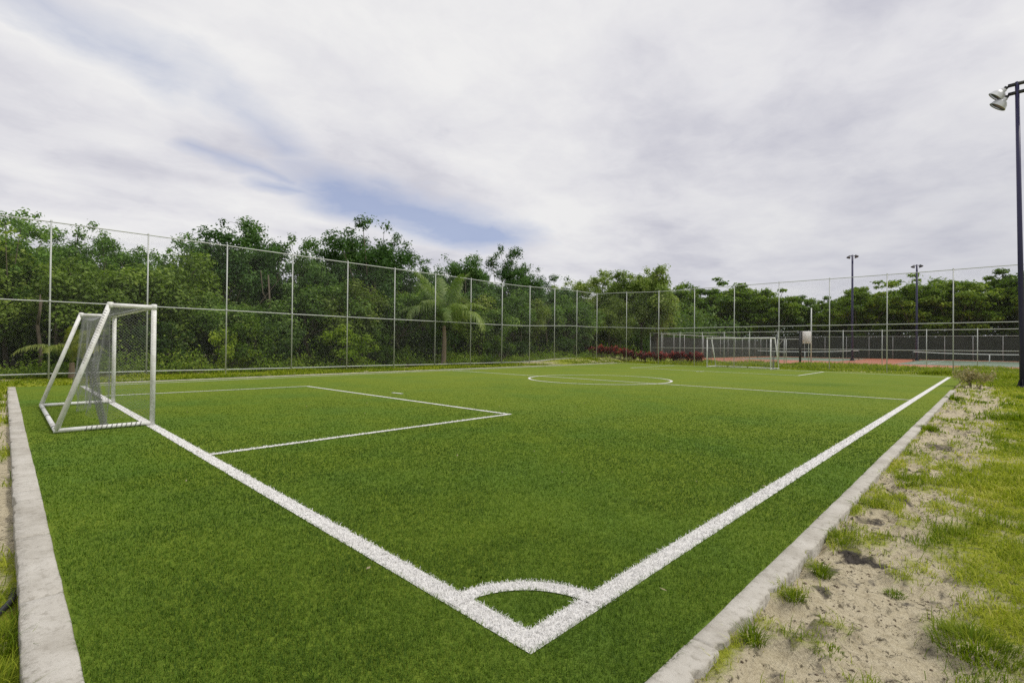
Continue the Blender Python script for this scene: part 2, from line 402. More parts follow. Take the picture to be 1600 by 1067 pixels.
def blades(X, Y, Z, h, w, lean, az, tint, bend=.5):
    """curved blades: quad + tip triangle, facing random ways"""
    N = len(X); fx, fy = np.cos(az), np.sin(az); sx, sy = -fy, fx
    V = np.zeros((N, 5, 3))
    b = np.stack([X, Y, Z], -1); s = np.stack([sx, sy, 0 * sx], -1) * (w / 2)[:, None]
    f = np.stack([fx, fy, 0 * fx], -1)
    m = b + f * (h * lean * .35)[:, None] + np.array([0, 0, 1]) * (h * .62)[:, None]
    tp = b + f * (h * lean * 1.)[:, None] + np.array([0, 0, 1]) * (h * (1 - bend * lean * .35))[:, None]
    V[:, 0] = b - s; V[:, 1] = b + s; V[:, 2] = m + s * .85; V[:, 3] = m - s * .85; V[:, 4] = tp
    k = np.arange(N)[:, None] * 5
    q = k + np.array([[0, 1, 2, 3]]); tr = k + np.array([[3, 2, 4]])
    return V.reshape(-1, 3), [q, tr], np.repeat(tint, 5)
wid = np.clip(br * .00085, .0026, .012); hgt = (.017 + .013 * rng.random(len(bx))) * (1 - sst(5, 16, br) * .72) * (1 - sst(16, 24, br) * .9)
jit = (rng.random(len(bx)) - .5) * .022
best = np.full(len(bx), ''); best = best.astype('U20')
for nm, (pls, w) in marks.items():
    for pl in pls:
        d = dist_poly(bx, by, pl) + jit * np.clip(br / 4, .6, 1.)
        best[(d < w / 2)] = nm
tint = np.clip(.42 + (rng.random(len(bx)) - .5) * .75 + (fbm(bx * 2.5, by * 2.5, 80) - .5) * .7 + .25 * (far_light_tint(bx, by) - .2) + (fbm(bx * .45 + by * .2, by * .6, 83) - .5) * .55, 0, 1)
az = rng.random(len(bx)) * 2 * PI; lean = .3 + 1.3 * rng.random(len(bx))
k = best == ''
V, P, T = blades(bx[k], by[k], np.zeros(k.sum()), hgt[k], wid[k], lean[k], az[k], tint[k])
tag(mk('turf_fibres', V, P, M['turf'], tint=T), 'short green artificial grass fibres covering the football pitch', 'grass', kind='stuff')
zoff = .004
for nm, (pls, w) in marks.items():
    mb = MB(); zoff += .0004
    for pl in pls:
        pl = np.array(pl, float)
        # ribbon along the polyline, mitred
        T_ = np.diff(pl, axis=0); T_ /= np.linalg.norm(T_, axis=1, keepdims=True); Nn = np.stack([-T_[:, 1], T_[:, 0]], -1)
        L, R_ = [], []
        closed = np.allclose(pl[0], pl[-1]) and len(pl) > 4
        for q in range(len(pl)):
            if closed and q in (0, len(pl) - 1): a, b = Nn[-1], Nn[0]
            else: a, b = Nn[max(q - 1, 0)], Nn[min(q, len(Nn) - 1)]
            m_ = (a + b) / (1 + a @ b); p = pl[q].copy()
            if not closed and q == 0: p = p - T_[0] * w / 2
            if not closed and q == len(pl) - 1: p = p + T_[-1] * w / 2
            L.append(p + m_ * w / 2); R_.append(p - m_ * w / 2)
        L, R_ = np.array(L), np.array(R_); n_ = len(pl)
        Vv_ = np.concatenate([np.c_[L, np.full(n_, zoff)], np.c_[R_, np.full(n_, zoff)]])
        q = np.arange(n_ - 1)[:, None]
        mb.add(Vv_, np.concatenate([q + n_, q + n_ + 1, q + 1, q], 1), .55)
    k = best == nm
    if k.any():
        tt = np.clip(.75 + (rng.random(k.sum()) - .5) * .6, 0, 1)
        V, P, T = blades(bx[k], by[k], np.zeros(k.sum()) + zoff, hgt[k] * .75, wid[k] * 1.2, lean[k], az[k], tt)
        for q in P: mb.P.setdefault(q.shape[1], []).append(q + mb.n)
        mb.V.append(V); mb.T.append(T); mb.n += len(V)
    tag(mb.build(nm.replace('_far', ''), M['line']), kind='structure')

# ------------------------------------------------------------------ kerbs
def kerb(A, B, wL, depth, seed, breaks):
    """one run of cast kerb from A to B (left edge), wL wide to the right of travel; chips, joints, slight heave"""
    A, B = np.array(A, float), np.array(B, float); L = np.linalg.norm(B - A); T_ = (B - A) / L; Nr = np.array([T_[1], -T_[0]])
    s = np.concatenate([np.arange(0, min(L, 9), .03), np.arange(min(L, 9), L, .1), [L]]) if L > 9 else np.arange(0, L, .03)
    s = np.unique(np.concatenate([s] + [np.array([b - .014, b - .007, b, b + .007, b + .014]) for b in breaks]))
    rows = []
    yy = s * 0 + seed
    top = .014 + (fbm(s * .4, yy, 5) - .5) * .02 + (fbm(s * 5, yy, 6) - .5) * .006
    for b in breaks: top = top - .012 * np.exp(-((s - b) / .008) ** 2)
    e1 = (fbm(s * 5, yy + 3, 7) - .5) * .010 + (fbm(s * .4, yy + 9, 8) - .5) * .016; e2 = (fbm(s * 9, yy + 5, 9) - .5) * .016 + (fbm(s * .4, yy + 1, 8) - .5) * .024
    ch = .03 * sst(.6, .72, fbm(s * 9, yy + 8, 11))
    for off, dz, e in ((0, -.2, e1), (0, -.006, e1), (.006, 0, e1), (wL * .35, .002, 0 * e1), (wL * .65, .001, 0 * e1), (wL - .007, 0, e2), (wL, -.008, e2), (wL + .004, -depth, e2 * .6)):
        o_ = off + e - (ch if off >= wL - .02 else 0)
        p = A[None] + T_[None] * s[:, None] + Nr[None] * np.asarray(o_)[:, None]
        rows.append(np.c_[p, top + dz + (0 if dz == 0 else 0)])
    V = np.stack(rows, 1); n, m = V.shape[:2]
    dirt = np.array([.9, .5, .3, .0, .12, .55, .8, 1.])[None] + 0 * s[:, None]
    for b in breaks: dirt = np.maximum(dirt, (np.exp(-((s - b) / .012) ** 2))[:, None])
    dirt = dirt + (.25 * sst(8, 18, s))[:, None]
    i, j = np.meshgrid(np.arange(n - 1), np.arange(m - 1), indexing='ij')
    Q = np.stack([i * m + j, (i + 1) * m + j, (i + 1) * m + j + 1, i * m + j + 1], -1).reshape(-1, 4)
    caps = np.array([list(range(m)), list(range((n - 1) * m + m - 1, (n - 1) * m - 1, -1))])
    return mk('kerb', V.reshape(-1, 3), [Q, caps], M['kerb'], attrs=dict(dirt=dirt.ravel()))
tag(kerb((-1.035, .42), (-1.03, 22.7), .138, .22, 2.3, (1.9, 4.0, 6.2, 8.6, 11, 14, 17, 20)), kind='structure')
tag(kerb((-21.3, .265), (-.87, .245), .175, .22, 8.7, (4, 8, 12, 14.9, 16.4, 17.6)), kind='structure')
tag(kerb((-21.75, 2.2), (-23.6, 37.3), .14, .2, 5.5, (3, 8, 13)), kind='structure')

# ------------------------------------------------------------------ verge grass (stuff) and tufts
vx, vy = [], []
for (x0, x1, y0, y1, den) in ((-.92, 1.6, 1.2, 4.2, 10000), (-.92, 1.6, 4.2, 8, 5600), (-.88, 1.8, 8, 15, 2000), (-.9, 2.2, 15, 33, 650), (-8, -1.4, -1.2, .08, 1500), (-22, -8, -1.2, .08, 500)):
    N = int((x1 - x0) * (y1 - y0) * den); X = x0 + (x1 - x0) * rng.random(N); Y = y0 + (y1 - y0) * rng.random(N)
    k = rng.random(N) < grass_mask(X, Y) ** 1.3 * (.25 + .95 * sst(.3, .7, fbm(X * 7, Y * 7, 90))); vx.append(X[k]); vy.append(Y[k])
vx, vy = np.concatenate(vx), np.concatenate(vy); vr = np.hypot(vx, vy); N = len(vx)
clump = fbm(vx * 3.2, vy * 2.4, 91)
h = (.022 + .05 * rng.random(N) ** 1.6) * (.55 + 1.1 * clump) * np.where(vx < -1.4, 2.0, 1) * np.clip(vr / 12, 1, 1.4)
V, P, T = blades(vx, vy, gz(vx, vy) - .004, h, np.clip(vr * .0011, .0034, .03), .3 + 1.1 * rng.random(N), rng.random(N) * 2 * PI,
                 np.clip(.5 + (rng.random(N) - .5) * .6 + (.5 - clump) * .9 + (fbm(vx, vy, 95) - .5) * .7 - np.where(vx < -1.4, .12, 0), 0, 1))
tag(mk('verge_grass', V, P, M['verge'], tint=T), 'patchy yellow green grass growing in the sand beside the kerbs', 'grass', kind='stuff')
# rough grass between pitch and fences
fx_, fy_ = [], []
for (x0, x1, y0, y1, den) in ((-26.5, 4, 36, 52, 110), (-27, -22, -3, 37, 200), (-3, 6, 29, 40, 200)):
    N = int((x1 - x0) * (y1 - y0) * den); X = x0 + (x1 - x0) * rng.random(N); Y = y0 + (y1 - y0) * rng.random(N)
    k = (~in_turf(X - .15 * np.sign(X + 12), Y)) & (rng.random(N) < .35 + .9 * sst(.4, .6, fbm(X * .9, Y * .9, 96))) & ((X < -21.7 - Y * .05) | (Y > 35.7 - (X + 1.03) * .12) | (X > -.9)); fx_.append(X[k]); fy_.append(Y[k])
X, Y = np.concatenate(fx_), np.concatenate(fy_); N = len(X)
hh = (.07 + .2 * rng.random(N)) * (.4 + 1.3 * sst(.35, .65, fbm(X * .5, Y * .5, 97))) * np.where(X < -21, .6, 1) * np.where((Y > 28) & (Y < 37.5) , .55, 1)
V, P, T = blades(X, Y, gz(X, Y) - .01, hh, np.full(N, .04), .3 + rng.random(N), rng.random(N) * 2 * PI, np.clip(.35 + (rng.random(N) - .5) * .5 + (fbm(X * .4, Y * .4, 98) - .5) * .6, 0, 1))
tag(mk('rough_grass', V, P, M['verge'], tint=T), 'longer bright green grass strip between the pitch and the fences', 'grass', kind='stuff')

def tuft(name, loc, r, hmax, n, label, mat='verge', tmid=.2, group='grass clumps along the kerbs', wmul=1., cat='grass clump', spread=1.):
    a = rng.random(n) * 2 * PI; rr = r * np.sqrt(rng.random(n)); X = rr * np.cos(a); Y = rr * np.sin(a)
    h_ = hmax * (.4 + .6 * rng.random(n)) * (1 - .5 * rr / r)
    V, P, T = blades(X, Y, np.zeros(n) - .01, h_, np.full(n, .0042 * wmul), spread * (.4 + rng.random(n) * .9), a + (rng.random(n) - .5) * 1.6, np.clip(tmid + (rng.random(n) - .5) * .5, 0, 1))
    o = mk(name, V, P, M[mat], tint=T); o.location = (loc[0], loc[1], float(gz(np.array(loc[0]), np.array(loc[1]))))
    return tag(o, label, cat, group)
tuft('grass_clump', (-.06, 3.25), .17, .12, 800, 'large dark green grass clump at the edge of the bare sand')
tuft('grass_clump', (-.80, 3.72), .06, .13, 260, 'tall green grass clump leaning over the side of the right kerb')
tuft('grass_clump', (-.81, 3.15), .05, .10, 200, 'small grass clump sprouting low against the chipped right kerb')
tuft('grass_clump', (-.80, 4.35), .10, .12, 300, 'bushy grass clump by the kerb beside dark soil')
tuft('grass_clump', (-.78, 5.6), .12, .11, 260, 'grass clump at the kerb between two dark soil patches')
tuft('grass_clump', (-.83, 2.55), .05, .13, 160, 'nearest grass clump hanging over the right kerb edge')
tuft('grass_clump', (-.56, 2.72), .07, .05, 130, 'tiny lone grass clump on the bare sand by the near corner')
tuft('grass_clump', (-.42, 3.75), .05, .07, 140, 'little dark weed clump in the middle of the bare sand', tmid=.1)
tuft('grass_clump', (-.8, 11.5), .14, .18, 260, 'grass clump halfway along the right kerb', wmul=2)
tuft('grass_clump', (-.8, 19.2), .2, .25, 200, 'bright grass clump over the broken far end of the kerb', wmul=4)
tuft('grass_clump', (.45, 14.4), .5, .3, 700, 'wide dark grass clump on the right verge below the lamp post', wmul=3)
tuft('grass_clump', (-3.45, -.02), .2, .15, 800, 'leafy grass clump spilling over the left kerb beside the black pipe', tmid=.3)
tuft('grass_clump', (-3.0, -.03), .18, .15, 700, 'nearest grass clump spilling over the left kerb', tmid=.35)
tuft('grass_clump', (-4.1, -.12), .16, .12, 420, 'low grass clump in the sand left of the kerb', tmid=.4)
# black pipe in the grass
mb = MB(); mb.tube([(-3.0, -.42, -.05), (-3.35, -.22, -.03), (-3.6, -.06, -.04), (-3.95, .045, -.06), (-4.2, .06, -.09)], .016, 10)
tag(mb.build('pipe', M['hose'], smooth=True), 'short black pipe lying in the grass beside the left kerb', 'pipe')
# pale leaf flecks on turf
k = 70; X, Y, R = wedge(k, 2, 16); kk = in_turf(X, Y); X, Y = X[kk], Y[kk]; N = len(X)
A = np.stack([X, Y, .034 + 0 * X], -1); s = .012 + .014 * rng.random(N); a = rng.random(N) * 6.28
d1 = np.stack([np.cos(a), np.sin(a), .3 * np.sin(a * 3)], -1) * s[:, None]; d2 = np.stack([-np.sin(a), np.cos(a), .2 + 0 * a], -1) * (s * .4)[:, None]
V = np.stack([A - d1, A - d2, A + d1, A + d2], 1).reshape(-1, 3)
tag(mk('leaf_litter', V, [np.arange(N * 4).reshape(-1, 4)], M['dry'], tint=np.full(N * 4, 1.2)), 'tiny pale dry leaf flecks scattered over the turf', 'leaf litter', kind='stuff')
# pebbles and crumbs of earth in the sand
N = 6500; X = -.86 + 1.3 * rng.random(N); Y = 1.8 + 9 * rng.random(N) ** 1.5; s = .002 + .009 * rng.random(N) ** 4
k = (rng.random(N) < 1 - .8 * grass_mask(X, Y)) & (rng.random(N) < .12 + 1.2 * sst(.5, .7, fbm(X * 4, Y * 4, 58))); X, Y, s = X[k], Y[k], s[k]; N = len(X)
oct_ = np.array([[1, 0, 0], [0, 1, 0], [-1, 0, 0], [0, -1, 0], [0, 0, .8], [0, 0, -.8]])
a = rng.random(N) * 6.28; C, S_ = np.cos(a), np.sin(a)
ov = oct_[None] * (.6 + .8 * rng.random((N, 6, 1))) * s[:, None, None]
ov = np.stack([ov[..., 0] * C[:, None] - ov[..., 1] * S_[:, None], ov[..., 0] * S_[:, None] + ov[..., 1] * C[:, None], ov[..., 2]], -1) + np.stack([X, Y, gz(X, Y) + .2 * s], -1)[:, None]
of = np.array([[0, 1, 4], [1, 2, 4], [2, 3, 4], [3, 0, 4], [1, 0, 5], [2, 1, 5], [3, 2, 5], [0, 3, 5]])
M['crumb'] = simple('soil_crumbs', (.16, .125, .09), .9, .1, var=.6, scale=3)
tag(mk('soil_crumbs', ov.reshape(-1, 3), [(of[None] + (np.arange(N) * 6)[:, None, None]).reshape(-1, 3)], M['crumb'], smooth=False), 'small dark crumbs of earth and pebbles on the sand', 'pebbles', kind='stuff')

# ------------------------------------------------------------------ chain link fences
def chainlink(W, H, step=.085, r=.0012, z0=.05):
    """two crossing families of wires in the XZ plane over W x H"""
    A, B = [], []
    for sgn in (1, -1):
        cs = np.arange(-H, W, step)
        for c in cs:         # x = c + (z) for sgn 1 ; mirrored for -1
            za, zb = max(0, -c), min(H, W - c)
            if zb - za < .02: continue
            xa, xb = c + za, c + zb
            if sgn < 0: xa, xb = W - xa, W - xb
            n = max(1, int((zb - za) / 1.5))
            for q in range(n):
                f0, f1 = q / n, (q + 1) / n
                A.append((xa + (xb - xa) * f0, .004 * sgn, z0 + za + (zb - za) * f0)); B.append((xa + (xb - xa) * f1, .004 * sgn, z0 + za + (zb - za) * f1))
    return segs(A, B, r, 3)

def fence(name, label, P0, P1, posts, H, mid, zs, r_post=.028, r_rail=.023, bottom=True, wire_r=.0012, step=.085, cat='fence', skip=0):
    """posts: distances along P0->P1"""
    P0, P1 = np.array(P0, float), np.array(P1, float); L = np.linalg.norm(P1 - P0); ang = math.atan2(*(P1 - P0)[::-1])
    root = thing(name, label, cat, (P0[0], P0[1], 0), ang)
    first = None
    for k, s in enumerate(posts):
        if k < skip: continue
        if first is None:
            mb = MB(); mb.tube([(0, 0, -.25), (0, 0, H)], r_post, 10)
            mb.lathe([(r_post * 1.25, H - .02), (r_post * 1.25, H + .03), (r_post * .6, H + .06), (0.001, H + .065)], 10)
            mb.lathe([(r_post, mid - .05), (r_post * 1.3, mid - .045), (r_post * 1.3, mid + .045), (r_post, mid + .05)], 10)
            first = mb.build('post', M['galv'], root, smooth=True); c = first
        else:
            c = first.copy(); COL.objects.link(c); c.parent = root
        c.location = (s, 0, zs(s))
    for nm, hz_ in (('top_rail', H), ('mid_rail', mid)) + ((('bottom_rail', .16),) if bottom else ()):
        mb = MB(); ss = np.linspace(-.1 if posts[0] < .5 else posts[0] - .0, L, int(L / .77) + 2)
        wob = (fbm(ss * .4, ss * 0 + len(nm), 12) - .5) * .035
        mb.tube(np.stack([ss, 0 * ss + r_post + .012, np.array([hz_ + zs(q) for q in ss]) + wob - .02], -1), r_rail, 8)
        mb.build(nm, M['galv'], root, smooth=True)
    proto = {}
    for s0, s1 in zip(posts[:-1], posts[1:]):
        W = round(s1 - s0, 2)
        if W not in proto:
            V, Q = chainlink(W, H - .08, step, wire_r); proto[W] = c = mk('wire_panel', V, [Q], M['wire'], root)
        else:
            c = proto[W].copy(); COL.objects.link(c); c.parent = root
        c.location = (s0, -.035, zs(s0))
    return root
bump_l = lambda s: .25 * float(sst(27, 35, np.array(s - 11.09)))
ps = [11.09 + 1.23 + 3.08 * k - 1.23 - 3.08 * 0 for k in range(-3, 13)]
# left fence runs along X=-26.2 from Y=-8 to the corner at Y=38.2
Lp = [3.08 * k for k in range(0, 16)]                       # post 3 is at Y=1.23
fence('chain_link_fence', 'tall grey chain link fence along the left side in front of the forest', (-26.2, 1.23 - 9.24), (-26.2, 1.23 + 3.08 * 12), Lp, 6.06, 2.97,
      lambda s: .22 * float(sst(27, 35, np.array(s - 8.0))))
Rp = [3.07 * k for k in range(0, 13)]
fence('chain_link_fence', 'tall grey chain link fence behind the far goal in front of the tennis courts', (-26.17, 38.22), (-26.17 + 3.07 * 12, 38.22), Rp, 6.06, 2.97,
      lambda s: .22 * float(sst(7, 0, np.array(s))), bottom=False, skip=1)

# ------------------------------------------------------------------ football goals
def goal_parts(root):
    """local: x along the goal line (0..W), y = 0 at goal line, back towards -y"""
    Wg, Hg, D, B = 4.28, 2.0, .58, 1.2; r = .039
    def bar(nm, pts, rr=r):
        mb = MB(); mb.tube(pts, rr, 14); return mb.build(nm, M['goal'], root, smooth=True)
    for x in (0, Wg):
        bar('post', [(x, 0, 0), (x, 0, Hg)])
        bar('depth_bar', [(x, -.03, Hg - .005), (x, -D, Hg - .005)], r * .9)
        bar('back_stay', [(x, -D, Hg + .03), (x, -B, .045)], r * .95)
        bar('ground_bar', [(x, -.03, .045), (x, -B - .03, .045)], r * .85)
        for p in ((x, 0, Hg), (x, -D, Hg)):
            mb = MB(); mb.lathe([(.001, -.052), (.043, -.048), (.044, .036), (.03, .045), (.001, .047)], 14, c=p); mb.build('joint', M['goal'], root, smooth=True)
    bar('crossbar', [(0, 0, Hg), (Wg, 0, Hg)])
    bar('rear_bar', [(0, -B, .045), (Wg, -B, .045)], r * .85)
    # nets: surfaces covered with crossing twines
    def net(nm, f, nu_, nv_, r_=.0012, mat='rope', sub=1):
        A, B_ = [], []
        for a_, b_ in ((1, 1), (1, -1)):
            for c in range(-nv_, nu_ + nv_):
                pts = []
                for v in range(nv_ + 1):
                    u = c + a_ * b_ * v if b_ > 0 else c - v + 0
                    if 0 <= u <= nu_: pts.append(f(u / nu_, v / nv_))
                for p, q in zip(pts[:-1], pts[1:]): A.append(p); B_.append(q)
        V, Q = segs(A, B_, r_, 3); return mk(nm, V, [Q], M[mat], root)
    def roof(u, v):
        x = u * Wg; sag = .17 * math.sin(PI * u) ** .7 * v + .05 * math.sin(u * 9) * v * (1 - v)
        return (x, -D * v, Hg + .0 - sag - .02 * v)
    net('roof_net', roof, 84, 12)
    def back(u, v):
        x = .03 + u * (Wg - .06); x = x + (u - .5) * -.75 * v ** 1.6
        top = roof(u, 1.)[2]; y = -D + .02 - .10 * v + .10 * math.sin(u * 17 + v * 2) * v + .05 * math.sin(u * 41) * v
        return (x, y, top + (0.06 - top) * v * (.93 + .07 * math.cos(u * 11)))
    net('back_net', back, 88, 40)
    def side(x0, inn, deep):
        def f(u, v):
            yt = -D * u; y0 = -(.04 + (B - .1) * u * .55)
            zz = Hg - .03 - (Hg - .1) * v * (1 - deep * math.sin(PI * u) * .5)
            return (x0 + inn * .10 * math.sin(PI * u) * math.sin(PI * v) , yt + (y0 - yt) * v, zz)
        return f
    net('side_net', side(0, 1, .1), 12, 38)
    net('side_net', side(Wg, -1, .55), 12, 38)
    # bunched old net hanging beside the near back stay
    rr_ = np.random.default_rng(4).random(200)
    def roll(u, v):
        a = u * 30; q = .02 + .07 * rr_[int(u * 120)] * (1.15 - .65 * v)
        return (.13 + q * math.cos(a) + .02 * math.sin(5 * v), -.82 + .2 * v + q * math.sin(a), 1.14 - 1.1 * v)
    net('net_bundle', roll, 30, 24, .0012, 'rope')
    # lacing wound round posts, crossbar and stays
    mb = MB()
    def lace(a, b, turns, rr=.0385, r2=.0024):
        a, b = np.array(a, float), np.array(b, float); T_ = (b - a) / np.linalg.norm(b - a)
        ref = np.array([0, 1., 0]) if abs(T_[1]) < .8 else np.array([1., 0, 0]); u_ = np.cross(T_, ref); u_ /= np.linalg.norm(u_); v_ = np.cross(T_, u_)
        tt = np.linspace(0, 1, turns * 8)
        pts = a + (b - a) * tt[:, None] + rr * (np.cos(tt * turns * 2 * PI)[:, None] * u_ + np.sin(tt * turns * 2 * PI)[:, None] * v_)
        mb.tube(pts, r2, 4)
    lace((0, 0, .75), (0, 0, 1.98), 26); lace((Wg, 0, .08), (Wg, 0, 1.98), 40); lace((.1, 0, Hg), (Wg - .1, 0, Hg), 56)
    lace((0, -.62, 1.92), (0, -.9, 1.05), 22); lace((0, -.15, .045), (0, -.9, .045), 12, .036, .007)
    mb.build('net_lacing', M['rope_dark'], root)
    for p in ((.35, -B, .045), (2.0, -B, .045), (3.4, -B, .045)):
        mb = MB(); mb.tube([(p[0] - .05, p[1], p[2]), (p[0] + .05, p[1], p[2])], .036, 12); mb.build('tape_wrap', M['rope_dark'], root, smooth=True)
g1 = thing('football_goal', 'white tube football goal with sagging net standing near the left kerb', 'football goal', (-10.20, 1.77, 0), PI, 'football goals')
goal_parts(g1)
# local -y must point to world -Y and x towards -X : mirror through the matrix instead of rotating
g1.rotation_euler = (0, 0, 0); g1.scale = (-1, 1, 1)
g2 = dup(g1, (-10.35, 34.85, 0), -.13, (-1.04, -1, 1.03), 'white tube football goal standing far off before the tennis courts')

# ------------------------------------------------------------------ flood light poles
def pole(loc, H, r0, r1, rz, lab, lamps, arm_w, lamp_s, mat):
    root = thing('floodlight_pole', lab, 'floodlight pole', loc, rz, 'floodlight poles')
    mb = MB(); mb.tube([(0, 0, -.2), (0, 0, .12)], r0 * 1.15, 14); mb.box((0, 0, .02), (r0 * 4.2, r0 * 4.2, .05)); 
    for a in range(4): mb.tube([(r0 * 1.6 * math.cos(a * PI / 2 + .78), r0 * 1.6 * math.sin(a * PI / 2 + .78), .04), (r0 * 1.6 * math.cos(a * PI / 2 + .78), r0 * 1.6 * math.sin(a * PI / 2 + .78), .12)], .018, 6)
    for sa in range(4):
        c_, s_ = math.cos(sa * PI / 2), math.sin(sa * PI / 2)
        V = np.array([[c_ * r0 * .9 - s_ * .01, s_ * r0 * .9 + c_ * .01, .045], [c_ * r0 * 2 - s_ * .01, s_ * r0 * 2 + c_ * .01, .045], [c_ * r0 * .9 - s_ * .01, s_ * r0 * .9 + c_ * .01, .4],
                      [c_ * r0 * .9 + s_ * .01, s_ * r0 * .9 - c_ * .01, .045], [c_ * r0 * 2 + s_ * .01, s_ * r0 * 2 - c_ * .01, .045], [c_ * r0 * .9 + s_ * .01, s_ * r0 * .9 - c_ * .01, .4]])
        mb.add(V, [[0, 1, 2], [5, 4, 3]]); mb.add(V, [[1, 4, 5, 2]])
    mb.build('base_plate', M['black'], root)
    mb = MB(); mb.tube([(0, 0, .1), (0, 0, H * .5), (0, 0, H)], [r0, (r0 + r1) / 2, r1], 16); mb.lathe([(r1, H), (r1 * .9, H + .03), (.001, H + .04)], 16)
    mb.build('mast', M[mat], root, smooth=True)
    for dz in (-.05, -.38) if lamp_s > .8 else (-.1,):
        mb = MB(); mb.box((0, 0, H + dz), (arm_w, .13 * lamp_s, .12 * lamp_s)); mb.build('crossarm', M['black'], root)
    for (x, y, z, yaw, tilt) in lamps:
        Rm = (Matrix.Rotation(yaw, 3, 'Z') @ Matrix.Rotation(tilt, 3, 'Y'))
        R_ = np.array(Rm); s = lamp_s; c = np.array((x, y, H + z))
        mb = MB(); mb.lathe(np.array([(.001, .42), (.085, .415), (.11, .39), (.115, .30), (.2, .25), (.28, .14), (.33, 0), (.34, -.012), (.335, -.03), (.315, -.02)]) * s, 24, R_, c)
        lamp = mb.build('lamp', M['lamp' if lamp_s > .8 else 'black'], root, smooth=True)
        mb = MB(); mb.lathe(np.array([(.318, -.01), (.2, -.03), (.001, -.04)]) * s, 24, R_, c); mb.build('lens', M['lens'], lamp, smooth=True)
        top = c + R_ @ np.array([0, 0, .5 * s]); arm = np.array((np.sign(x) * arm_w * .46, y * .2, H + (-.05 if z > -.6 * s else -.38) - (.06 if lamp_s < .8 else 0)))
        mb = MB(); mb.tube([arm, (arm + top) / 2 + np.array([0, 0, -.03]), top], .04 * s, 8); mb.tube([top, c + R_ @ np.array([0, 0, .36 * s])], .085 * s, 10); mb.build('bracket', M['black'], lamp)
    return root
yawc = math.radians(224)     # towards the pitch
rz = 0.
LX1, LZ1, LX2, LZ2 = -.58, -.36, -.54, -.75
near_pole = pole((.84, 27.04, -.06), 11.75, .088, .062, rz, 'tall navy floodlight pole with bell lamps at the right edge of the verge',
     [(LX1, 0, LZ1, PI, math.radians(-46)), (LX2, -.02, LZ2, PI, math.radians(-40)), (.58, 0, LZ1, 0, math.radians(-46)), (.54, -.02, LZ2, 0, math.radians(-40))], .5, .84, 'navy')
near_pole.rotation_euler = (0, -.0134, 0)
for P_, H_, lab in (((-12.25, 72.2, -.06), 12.9, 'slim dark floodlight pole between the tennis courts, taller looking of the distant pair'),
                    ((-7.05, 83, -.06), 12.5, 'slim dark floodlight pole farther away beside the right tennis net')):
    pole(P_, H_, .13, .10, .45, lab, [(-.42, 0, -.30, PI, -.55), (.42, 0, -.30, 0, -.55), (-.36, .35, -.28, 2.2, -.5), (.36, -.35, -.28, -.9, -.5)], .62, .62, 'navy')

# ------------------------------------------------------------------ tennis courts, nets, fences
def sheet(nm, x0, x1, y0, y1, z, mat):
    return tag(mk(nm, [(x0, y0, z), (x1, y0, z), (x1, y1, z), (x0, y1, z)], [[(0, 1, 2, 3)]], M[mat]), kind='structure')
sheet('court_surround', -28.6, 12, 53.4, 94.6, -.055, 'court_red')
for x0, x1, yc in ((-25.3, -12.9, 78.), (-6.9, 6.0, 76.)):
    sheet('tennis_court', x0, x1, 61 if x0 > -10 else 68, 88, -.050, 'court_green')
    xi0, xi1 = x0 + .9, x1 - .9
    mb = MB()
    for a, b, c, d in ((xi0, xi0 + .07, yc - 11.9, yc + 11.9), (xi1 - .07, xi1, yc - 11.9, yc + 11.9), (xi0 + 1.37, xi0 + 1.44, yc - 11.9, yc + 11.9), (xi1 - 1.44, xi1 - 1.37, yc - 11.9, yc + 11.9)):
        mb.add([(a, c, -.045), (b, c, -.045), (b, d, -.045), (a, d, -.045)], [[0, 1, 2, 3]])
    for q in (yc - 11.9, yc - 6.4, yc + 6.4, yc + 11.85):
        mb.add([(xi0, q, -.041), (xi1, q, -.041), (xi1, q + .09, -.041), (xi0, q + .09, -.041)], [[0, 1, 2, 3]])
    tag(mb.build('court_lines', M['court_line']), kind='structure')
def tennis_net(x0, x1, y, hl, hr, lab):
    root = thing('tennis_net', lab, 'tennis net', (x0, y, -.05), 0, 'tennis nets'); W = x1 - x0
    for x, h_ in ((0, hl), (W, hr)):
        mb = MB(); mb.tube([(x, 0, 0), (x, 0, h_ + .06)], .045, 10); mb.build('post', M['black'], root, smooth=True)
    hh = lambda u: hl + (hr - hl) * u - .17 * (1 - (2 * u - 1) ** 2)
    u = np.linspace(0, 1, 25)
    A, B = [], []
    for k in np.arange(0, W, .09): A.append((k, 0, .03)); B.append((k, 0, hh(k / W)))
    for zf in np.linspace(.05, .93, 14):
        for a, b in zip(u[:-1], u[1:]): A.append((a * W, 0, hh(a) * zf)); B.append((b * W, 0, hh(b) * zf))
    V, Q = segs(A, B, .004, 3); mk('net', V, [Q], M['net_dark'], root)
    mb = MB()
    for a, b in zip(u[:-1], u[1:]): 
        za, zb = hh(a), hh(b)
        mb.add([(a * W, -.012, za - .09), (b * W, -.012, zb - .09), (b * W, -.012, zb), (a * W, -.012, za), (a * W, .012, za - .09), (b * W, .012, zb - .09), (b * W, .012, zb), (a * W, .012, za)],
               [[0, 1, 2, 3], [5, 4, 7, 6], [3, 2, 6, 7], [1, 0, 4, 5]])
    mb.build('top_band', M['band'], root)
    mb = MB(); mb.box((W / 2, -.02, (hh(.5) - .09) / 2), (.09, .012, hh(.5) - .1)); mb.build('centre_strap', M['band'], root)
    return root
tennis_net(-25.0, -12.5, 78, 1.12, 1.28, 'low tennis net with white band seen behind the far goal')
tennis_net(-6.8, 6.4, 76, 1.22, 1.15, 'low tennis net with white band and centre strap at the right edge')

